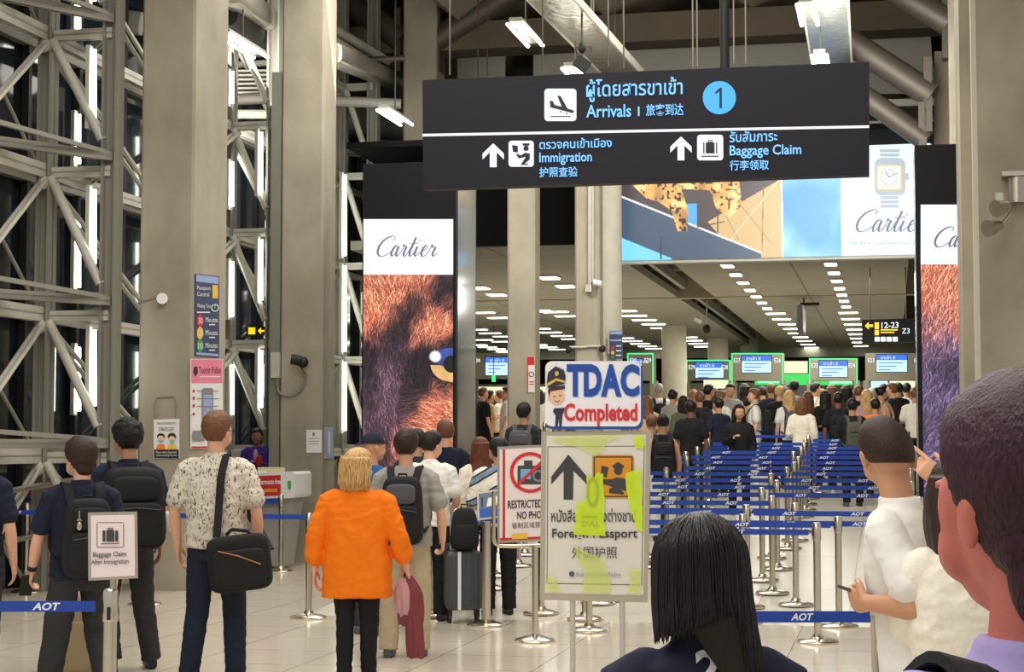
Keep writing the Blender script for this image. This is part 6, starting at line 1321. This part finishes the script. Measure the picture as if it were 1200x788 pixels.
# sleeve at the left edge
r = person(-26, 12.2, 0, 'person in navy top cut off by the left edge, only an arm in view', 1.75)
f = Fig(1.75, 1.0, ra=dict(e=(.235, -.02, 1.12), w=(.24, .06, .87))); f.body('body', SKIN_L, r); f.shirt(C_NAVY, r, loose=.01); f.trousers(C_CHAR, r); f.shoes(SHOE_B, r); f.hair(H_BLK, r, 'short')
# ---------------------------------------------------------------- right foreground
r = person(822, 3.6, 4, 'person with long straight black hair in navy tee, seen from behind in front', 1.58)
f = Fig(1.535, .98, yaw=.26, pitch=-.10, hands=True, vox=.007); f.body('body', SKIN_L, r); o = f.shirt(C_NAVY, r, loose=.008, vox=.008, wr=.006, neck=1.505); f.trousers(C_JEAN, r); f.shoes(SHOE_W, r); f.face_marks(r)
def long_hair(f, r, mt, zend, seed=4):
    """long straight hair: a cap and curtain shaped around the skull and back, with separate locks over it"""
    rr2 = random.Random(seed); M = f.M; n = 72
    def R_(ph, z):                                       # outline of the hair at height z, angle ph (0 = face)
        fx, fy = math.sin(ph), math.cos(ph)
        if z > 1.655: q = math.sqrt(max(0, 1-((z-1.655)/.113)**2)); rx, ry, cy = .103*q, .115*q, -.006
        else:
            d = 1.655-z; rx = .103+.010*min(1, d/.2)+.05*max(0, min(1, (d-.15)/.35)); ry = .115-.035*min(1, max(0, d-.1)/.25); cy = -.006-.035*min(1, max(0, d-.08)/.2)-.02*max(0, min(1, (d-.2)/.2))
        k_ = 1.0
        if z < 1.72 and fy > .38: k_ = max(.5, 1-(fy-.38)*2.2*min(1, (1.72-z)/.05))
        p = V(rx*fx*k_, cy+ry*fy*k_, z); b = 1 if z > 1.5 else max(0, 1-(1.5-z)/.2)
        return NECK+(M @ (p-NECK)).lerp(Matrix.Rotation(f.yaw*.35, 3, 'Z') @ (p-NECK), 1-b)
    zl = lambda ph: zend-.30*min(1, max(0, math.sin(ph)-.26)/.4)-.05*max(0, -math.sin(ph))
    zs = [1.7675, 1.764, 1.757, 1.745, 1.73, 1.71, 1.69]+[1.66-.03*i for i in range(9)]
    def zq(z, ph): return z if z > 1.42 else z
    m = MB(); zt = 1.66
    m.rings([[R_(2*math.pi*j/n, z if z >= zt else zt-(zt-z)/.24*(zt-zl(2*math.pi*j/n))) for j in range(n)] for z in zs])

    for i in range(len(m.v)):
        p = m.v[i]; c = V(0, -.02, p.z); dv = (p-c); a = math.atan2(dv.y, dv.x); m.v[i] = c+dv*(1+.025*noise.noise((a*5, p.z*1.2, 2))+.012*noise.noise((a*17, p.z*1.5, 5)))
    for k in range(420):
        ph = rr2.uniform(1.0, 2*math.pi-1.0); off = rr2.uniform(-.0025, .0015); pts = []; z0 = rr2.uniform(1.70, 1.765); z1 = zl(ph)-rr2.uniform(-.008, .016); ns = 18; ph2 = ph+rr2.uniform(-.06, .06)
        for i in range(ns):
            q = i/(ns-1); z = z0+(z1-z0)*q; p = R_(ph+(ph2-ph)*q, z); c = V(0, -.02, z); dv = p-c; pts.append(c+dv*(1+off/max(dv.length, .03)))
        m.tube(pts, [.0012]+[rr2.uniform(.0014, .0034)]*(ns-3)+[.0014, .0005], 5)
    me = m.data('hair'); me.shade_smooth(); return f.put(me, 'hair', mt, r)
long_hair(f, r, H_LONG, 1.548)
# white digits printed on the back of the tee
def back_text(f, r, s, cx, z, w, h, mt, y=-.155):
    vs_, fs = text_geo(s, 0, .03); xs = [v[0] for v in vs_]; ys = [v[1] for v in vs_]; m = MB()
    me0 = [c for c in r.children if c.name.startswith('shirt')][0].data
    from mathutils.bvhtree import BVHTree
    bv = BVHTree.FromPolygons([v.co for v in me0.vertices], [p.vertices for p in me0.polygons]); q = []
    for x, y_ in vs_:
        X = cx+((x-min(xs))/(max(xs)-min(xs))-.5)*w; Z = z+((y_-min(ys))/(max(ys)-min(ys))-.5)*h; hit = bv.ray_cast(V(X, -1, Z), V(0, 1, 0))[0]; q.append(V(X, (hit.y if hit else y)-.003, Z))
    m.add(q, fs); return m.build('shirt_print', mt, r, False, None, False)
back_text(f, r, '2/', .012, 1.262, .082, .066, PW)
# white polo shirt
r = person(1085, 5.8, 52, 'person in white polo shirt with cropped dark hair holding a phone, from behind', 1.69)
f = Fig(1.765, .93, lean=.2, yaw=-.85, pitch=-.02, la=dict(e=(.24, -.13, 1.175), w=(.205, .07, 1.18), n=(-.7, -.4, 0), t=(0, .2, 1), h=(-.45, .8, .05)), curlL=1.0, vox=.0055, depth=.98)
f.body('body', SKIN_M, r); f.shirt(C_WHT, r, 'polo_shirt', hem=.80, loose=.012, collar=True, seed=7, vox=.008, wr=.006, neck=1.50); f.trousers(C_JEAN, r); f.shoes(SHOE_W, r); f.hair(H_DBR, r, 'crew', vol=.007, seed=3); f.face_marks(r)
Rz = Matrix.Rotation(math.radians(55), 3, 'Z'); o = MB().box((0, 0, 0), (.15, .072, .010)).build('mobile_phone', mat('phone_brown', rgb(70, 50, 42), .35), None, False, loc=r.location+Rz @ (V(-.135, .165, 1.20)*f.k)); o.rotation_euler = (.3, -.2, math.radians(130)); q = r.location+Rz @ (V(-.12, .13, 0)*f.k); q.z = 0; o2 = MB().lathe([(.012, 0), (.014, .01), (.0115, .03), (.0115, 1.10), (.014, 1.11), (.014, 1.14)], q, 14).build('walking_pole', CHROME_B, smooth=50); tag(o2, 'thin grey metal pole under the hand of the white polo shirt person', 'pole'); tag(o, 'dark mobile phone in the hand of the white polo shirt person', 'phone')
# white blouse
r = person(1122, 5.6, 4, 'person in white lace blouse with dark bob, between the polo shirt and the nearest head', 1.60)
f = Fig(1.63, .88, ra=dict(e=(.24, -.06, 1.14), w=(.25, .02, .90)), la=dict(e=(.14, .14, 1.16), w=(.08, .34, 1.10)), vox=.007); f.body('body', SKIN_L, r); f.shirt(mat('cloth_lace', rgb(240, 234, 218), .9, var=.05, vscale=60, bump=.12, bscale=160), r, 'blouse', hem=.72, sleeve='puff', loose=.022, waist=.90, flare=.012, seed=4, vox=.008, wr=.010); f.trousers(C_WHT, r); f.shoes(SHOE_W, r); f.hair(H_DBR, r, 'bob', vol=.016, seed=7, length=1.44)
m = MB(); m.ell([(0, -.02, 1.43, .098, .085), (0, -.02, 1.455, .10, .088), (0, -.02, 1.47, .085, .078)], 26); m.blob((-.03, -.112, 1.43), (.034, .012, .018)); m.blob((.03, -.112, 1.43), (.034, .012, .018)); m.blob((0, -.116, 1.43), (.012, .012, .014)); me = m.data('collar_bow'); me.transform(Matrix.Scale(f.k, 4)); link('collar_bow', me, MATS['cloth_lace'], r, None, 60, True)
# grey jacket hem seen below the polo: carried bag
g0 = r.location+V(-.14, .12, 0); o = MB(); secs = []
for i in range(9):
    z = .86-.03*i; secs.append([g0+V(.06*math.cos(a)*(1+.3*math.sin(3*a+i*1.3)), .05*math.sin(a), z) for a in [2*math.pi*j/20 for j in range(20)]])
o.rings(secs); o = o.build('folded_jacket', mat('cloth_mid_grey', rgb(120, 116, 116), .9), smooth=60); tag(o, 'folded grey jacket hanging between the polo shirt and the lace blouse', 'jacket')
# pointing arm, body hidden by the nearest head
r = person(1224, 6.4, 10, 'person mostly hidden at the right edge, pointing hand raised to the left', 1.72)
f = Fig(1.72, 1.0, la=dict(e=(.33, .12, 1.36), w=(.265, .30, 1.585), n=(-.2, 1, .1), t=(-.2, -.2, 1), h=(.75, .25, .62)), pointL=True, curlL=1.25, vox=.0055); f.body('body', SKIN_L, r); f.shirt(C_BLK, r, sleeve='short'); f.trousers(C_JEAN, r); f.shoes(SHOE_B, r); f.hair(H_BLK, r, 'short'); f.face_marks(r)
# nearest head at the right edge
r = person(1210, 1.86, 13, 'nearest person at the right edge, dark hair, lavender shirt and black strap', 1.78)
f = Fig(1.745, 1.0, yaw=.10, pitch=.0, vox=.006); f.body('body', SKIN_PINKLIT, r); f.shirt(C_LAV, r, hem=.84, loose=.01, collar=True, vox=.008, wr=.006, seed=2); f.trousers(C_CHAR, r); f.shoes(SHOE_B, r); f.hair(H_MAGLIT, r, 'short', vol=.016, seed=6, n=110, m_=90, rough=.15, thr=(.5, .02, -1.1), nape=.075); f.face_marks(r)
backpack(f, r, 'black backpack with broad strap on the nearest person at right', BAGB, size=(.3, .16, .44), z=1.14)
# backpacker by the square column
r = person(614, 24.0, -12, 'person with dark tee and grey backpack in front of the square column', 1.75)
f = Fig(1.76, 1.02, yaw=-.3, ra=ARM_BENT, vox=.010); f.body('body', SKIN_M, r); f.shirt(C_CHAR, r); f.trousers(C_BLK, r); f.shoes(SHOE_B, r); f.hair(H_BLK, r, 'short', vol=.02); backpack(f, r, 'round grey backpack on the person before the square column', BAGG, size=(.34, .2, .46), z=1.18)
# counter staff
g0 = spot(296, 26.4); o = MB().box(g0+V(-.25, 0, .11), (1.3, .8, .22), CU, CV).build('step_platform', CG); tag(o, 'low grey platform behind the screening counter', 'platform')
r = person(301, 26.2, 178, 'staff member in purple jacket standing behind the screening counter', 1.62)
r.location.z = .22; f = Fig(1.66, .98, la=ARM_PHONE, ra=ARM_BENT, vox=.009); f.body('body', SKIN_D, r); f.shirt(C_PUR, r, 'jacket', sleeve='long', loose=.012); f.trousers(C_BLK, r); f.shoes(SHOE_B, r); f.hair(H_BLK, r, 'bun'); f.face_marks(r)
m = MB(); m.blob((0, .115, 1.36), (.035, .02, .09)); me = m.data('blouse_front'); me.transform(Matrix.Scale(f.k, 4)); link('blouse_front', me, C_PNK, r, None, 60, True)
p = r.location+Matrix.Rotation(math.radians(178), 3, 'Z') @ V(-.1, .36, 1.2); o = MB().blob(p, (.05, .03, .09)).build('handheld_scanner', C_RED, smooth=60); tag(o, 'dark red handheld item held by the staff member in purple', 'scanner')
r = person(268, 27.5, 150, 'person in black suit half hidden behind the sprig-print shirt', 1.75); f = Fig(1.75, 1.0, vox=.011); f.body('body', SKIN_M, r); f.shirt(C_BLK, r, 'jacket', sleeve='long'); f.trousers(C_BLK, r); f.shoes(SHOE_B, r); f.hair(H_BLK, r, 'short')
# ---------------------------------------------------------------- the waiting crowd
def base(arms, style, sleeve, w=1.0, yaw=0, short=False, hem=.86, length=1.3):
    r = thing('person', (0, 0, -50), 0, 'person waiting in the far queue', 'person'); f = Fig(1.70, w, ra=arms[0], la=arms[1], yaw=yaw, vox=.013)
    f.body('body', SKIN_M, r); f.shirt(C_WHT, r, sleeve=sleeve, loose=.014, wr=.01, vox=.015, hem=hem); f.trousers(C_BLK, r, loose=.008, length=.5 if short else 1, wr=.008, vox=.015); f.shoes(SHOE_W, r); f.hair(H_BLK, r, style, vol=.011, length=length, n=32, m_=24); return r, f
BASES = [base((ARM_DOWN, ARM_DOWN), 'short', 'short'), base((ARM_PHONE, ARM_PHONE), 'short', 'short', yaw=.2), base((ARM_BENT, ARM_DOWN), 'long', 'short', .92, length=1.25), base((ARM_DOWN, ARM_BENT), 'bob', 'long', .94, length=1.45), base((ARM_BENT, ARM_PHONE), 'short', 'long', 1.05, yaw=-.3), base((ARM_DOWN, ARM_DOWN), 'bun', 'none', .92), base((ARM_DOWN, ARM_BENT), 'short', 'short', 1.06, short=True), base((ARM_PHONE, ARM_DOWN), 'long', 'long', .95, yaw=.4, length=1.2)]
PACKR, PACKF = thing('person', (0, 0, 0), 0, 'x', 'person'), BASES[0][1]
PACK = backpack(PACKF, PACKR, 'backpack', BAGB, None, size=(.3, .16, .44), z=1.16, group='backpacks in the far queue'); bpy.data.objects.remove(PACKR)
CM = dict(white=C_WHT, black=C_BLK, grey=C_GREY, navy=C_NAVY, charcoal=C_CHAR, cream=C_CRM, olive=C_OLV, teal=C_TEAL, pink=C_PNK, sand=C_SAND, red=C_RED, khaki=C_KHA, denim=C_JEAN, orange=C_ORA, blue=C_BLU)
HM = dict(black=H_BLK, brown=H_BRN, blonde=H_BLD, auburn=H_RED, grey=H_GRY); SM = [SKIN_L, SKIN_M, SKIN_D]
HNAME = ['short', 'short', 'long', 'bobbed', 'short', 'bunned', 'short', 'long']; SNAME = ['tee', 'tee', 'tee', 'long-sleeved top', 'long-sleeved top', 'vest', 'tee', 'long-sleeved top']
def recolour(o, m):
    for sl in o.material_slots: sl.link = 'OBJECT'; sl.material = m
rc = random.Random(12); packs = 0; seen = {}
def crowd(px, ytop, b, shirt, trous, hair, deg, skin=1, pack=None, Hh=1.65, d=None, where=''):
    global packs
    ytop += 3 if ytop < 457 else 0
    d = d or 2409/(138-518+ytop) if ytop > 447 else (d or 34)
    if d > 33.2: d = max(33.5, FPX*(Hh+RM*(RV1-RV0)-CAMH)/(518-ytop))
    if 'far back' in where: d += 2.2
    packs += 1
    if px < 650: d = max(d, 35.3)
    if d > 33.3: d += .62*(packs % 3)
    p = spot(px, d); r, f = BASES[b]
    lab = 'person with %s %s hair in %s %s%s' % (HNAME[b], hair, shirt, SNAME[b], ', '+where if where else '')
    t = copy_tree(r, None, p, math.radians(deg), lab); s_ = Hh/1.70; t.scale = (s_, s_, s_)
    for c in t.children:
        n = c.name.split('.')[0]
        recolour(c, {'body': SM[skin], 'shirt': CM[shirt], 'trousers': CM[trous], 'shoe': rc.choice([SHOE_W, SHOE_B, SHOE_G]), 'hair': HM[hair]}[n])
    if pack:
        q = copy_tree(PACK, None, p, math.radians(deg), '%s backpack on the person in %s, %s' % (pack, shirt, where or 'far queue')); q.scale = (s_, s_, s_)
        for c in q.children:
            if not c.name.startswith('zip'): recolour(c, {'black': BAGB, 'grey': BAGG, 'sand': C_SAND, 'green': C_OLV, 'white': C_WHT}[pack])
    return t
W_ = 'right of the lettered topper board'
crowd(764, 481, 0, 'grey', 'charcoal', 'brown', 5, 1, None, 1.60, where='nearest the topper board')
crowd(777, 483, 5, 'black', 'white', 'black', -3, 1, 'black', 1.62, where='front of the crowd')
crowd(772, 446, 6, 'white', 'khaki', 'grey', 4, 1, 'black', 1.70, where='left of the pale column')
crowd(789, 454, 1, 'grey', 'charcoal', 'black', -40, 1, None, 1.66, where='before the pale column')
crowd(801, 462, 3, 'olive', 'black', 'black', 20, 1, None, 1.62, where='near the maze corner')
crowd(810, 470, 0, 'black', 'black', 'black', -10, 2, None, 1.66, where='at the maze corner')
crowd(820, 459, 0, 'charcoal', 'black', 'brown', 15, 1, 'black', 1.64, where='left of the khaki shorts')
crowd(831, 453, 6, 'black', 'khaki', 'black', -55, 1, None, 1.72, where='looking at a phone')
crowd(846, 455, 1, 'white', 'denim', 'brown', -60, 0, None, 1.64, where='behind the phone reader')
crowd(856, 451, 1, 'grey', 'white', 'black', 160, 1, None, 1.70, where='facing the camera')
crowd(866, 471, 7, 'black', 'black', 'black', 170, 1, None, 1.60, where='facing the camera, head bowed')
crowd(873, 448, 2, 'sand', 'black', 'black', 0, 1, None, 1.70, where='under the green display')
crowd(884, 456, 0, 'white', 'white', 'brown', 85, 0, 'black', 1.68, where='in profile to the left')
crowd(894, 449, 4, 'teal', 'denim', 'black', 40, 1, 'black', 1.72, where='next to the profile figure')
crowd(904, 448, 0, 'navy', 'black', 'brown', 0, 1, None, 1.70, where='below the green display left end')
crowd(914, 452, 1, 'black', 'black', 'blonde', -30, 0, None, 1.66, where='reading a paper')
crowd(925, 459, 2, 'white', 'black', 'blonde', 5, 0, 'grey', 1.64, where='tied hair and small pack')
crowd(931, 444, 0, 'grey', 'denim', 'black', 10, 2, 'black', 1.76, where='tall, below the green display')
crowd(940, 464, 3, 'cream', 'black', 'brown', -15, 0, None, 1.60, where='beside the small grey pack')
crowd(947, 456, 2, 'black', 'black', 'auburn', 0, 1, None, 1.62, where='deep in the crowd')
crowd(956, 447, 4, 'cream', 'charcoal', 'black', -50, 1, 'white', 1.74, where='in profile to the right')
crowd(967, 458, 7, 'black', 'black', 'black', 5, 1, None, 1.62, where='long hair all down the back')
crowd(975, 450, 2, 'white', 'denim', 'brown', 10, 0, None, 1.66, where='behind the long black hair')
crowd(983, 462, 0, 'black', 'black', 'black', -10, 2, 'black', 1.64, where='left of the green bag')
crowd(992, 452, 3, 'charcoal', 'black', 'black', 20, 1, None, 1.66, where='right of the green display')
crowd(999, 468, 4, 'black', 'black', 'black', 0, 1, 'green', 1.62, where='with the green pack')
crowd(1007, 454, 0, 'navy', 'denim', 'brown', -15, 0, None, 1.68, where='between the two right booths')
crowd(1016, 458, 2, 'pink', 'denim', 'blonde', 10, 0, None, 1.62, where='in the pale pink top')
crowd(1026, 464, 1, 'orange', 'black', 'black', 0, 1, None, 1.56, where='in the orange top')
crowd(1034, 454, 5, 'sand', 'sand', 'black', -60, 1, 'sand', 1.66, where='bare shoulders, facing right')
crowd(1046, 453, 6, 'charcoal', 'black', 'brown', 55, 0, None, 1.70, where='facing the bare shoulders')
crowd(1036, 446, 0, 'navy', 'black', 'black', 0, 1, None, 1.74, where='behind the bare shoulders')
crowd(1053, 447, 0, 'black', 'black', 'black', 25, 1, None, 1.72, where='under the pale lit window')
crowd(1063, 446, 4, 'white', 'white', 'black', 10, 1, 'white', 1.74, where='white hood next to the right tower')
crowd(1073, 456, 1, 'cream', 'denim', 'brown', -5, 1, None, 1.66, where='half behind the right tower')
crowd(842, 463, 0, 'navy', 'black', 'black', 30, 1, None, 1.60, where='in the gap left of the grey tee')
crowd(758, 461, 2, 'sand', 'black', 'brown', 0, 0, None, 1.62, where='just behind the topper board')
crowd(886, 447, 5, 'red', 'black', 'black', 0, 1, None, 1.70, where='far back under green display')
crowd(921, 446, 3, 'sand', 'black', 'black', 0, 1, None, 1.70, where='far back beyond the blonde hair')
crowd(964, 449, 1, 'teal', 'black', 'brown', 0, 2, None, 1.68, where='far back beside a booth')
crowd(1003, 449, 7, 'grey', 'black', 'black', 0, 1, None, 1.70, where='far back between the right booths')
crowd(1023, 451, 4, 'blue', 'black', 'grey', 0, 0, None, 1.66, where='far back near the orange top')
crowd(813, 450, 2, 'cream', 'black', 'brown', 0, 0, None, 1.66, where='far back right of the pale column')
crowd(838, 447, 3, 'grey', 'black', 'black', 0, 1, None, 1.72, where='far back under a booth screen')
# left group beside the tower
crowd(566, 456, 6, 'black', 'black', 'brown', -60, 0, None, 1.68, where='leftmost beside the left tower')
crowd(574, 458, 1, 'sand', 'black', 'black', -70, 1, None, 1.64, where='second beside the left tower')
crowd(585, 459, 4, 'white', 'black', 'brown', 70, 0, None, 1.66, where='left of the red notice column')
crowd(594, 454, 0, 'cream', 'white', 'brown', 80, 0, None, 1.70, where='touching the red notice column')
crowd(632, 456, 3, 'white', 'khaki', 'black', 0, 1, None, 1.66, where='right of the red notice column')
crowd(639, 460, 5, 'olive', 'black', 'black', 0, 1, None, 1.62, where='second right of the red notice column')
for x in [PACK]+[b_[0] for b_ in BASES]:
    for c in list(x.children): bpy.data.objects.remove(c)
    bpy.data.objects.remove(x)
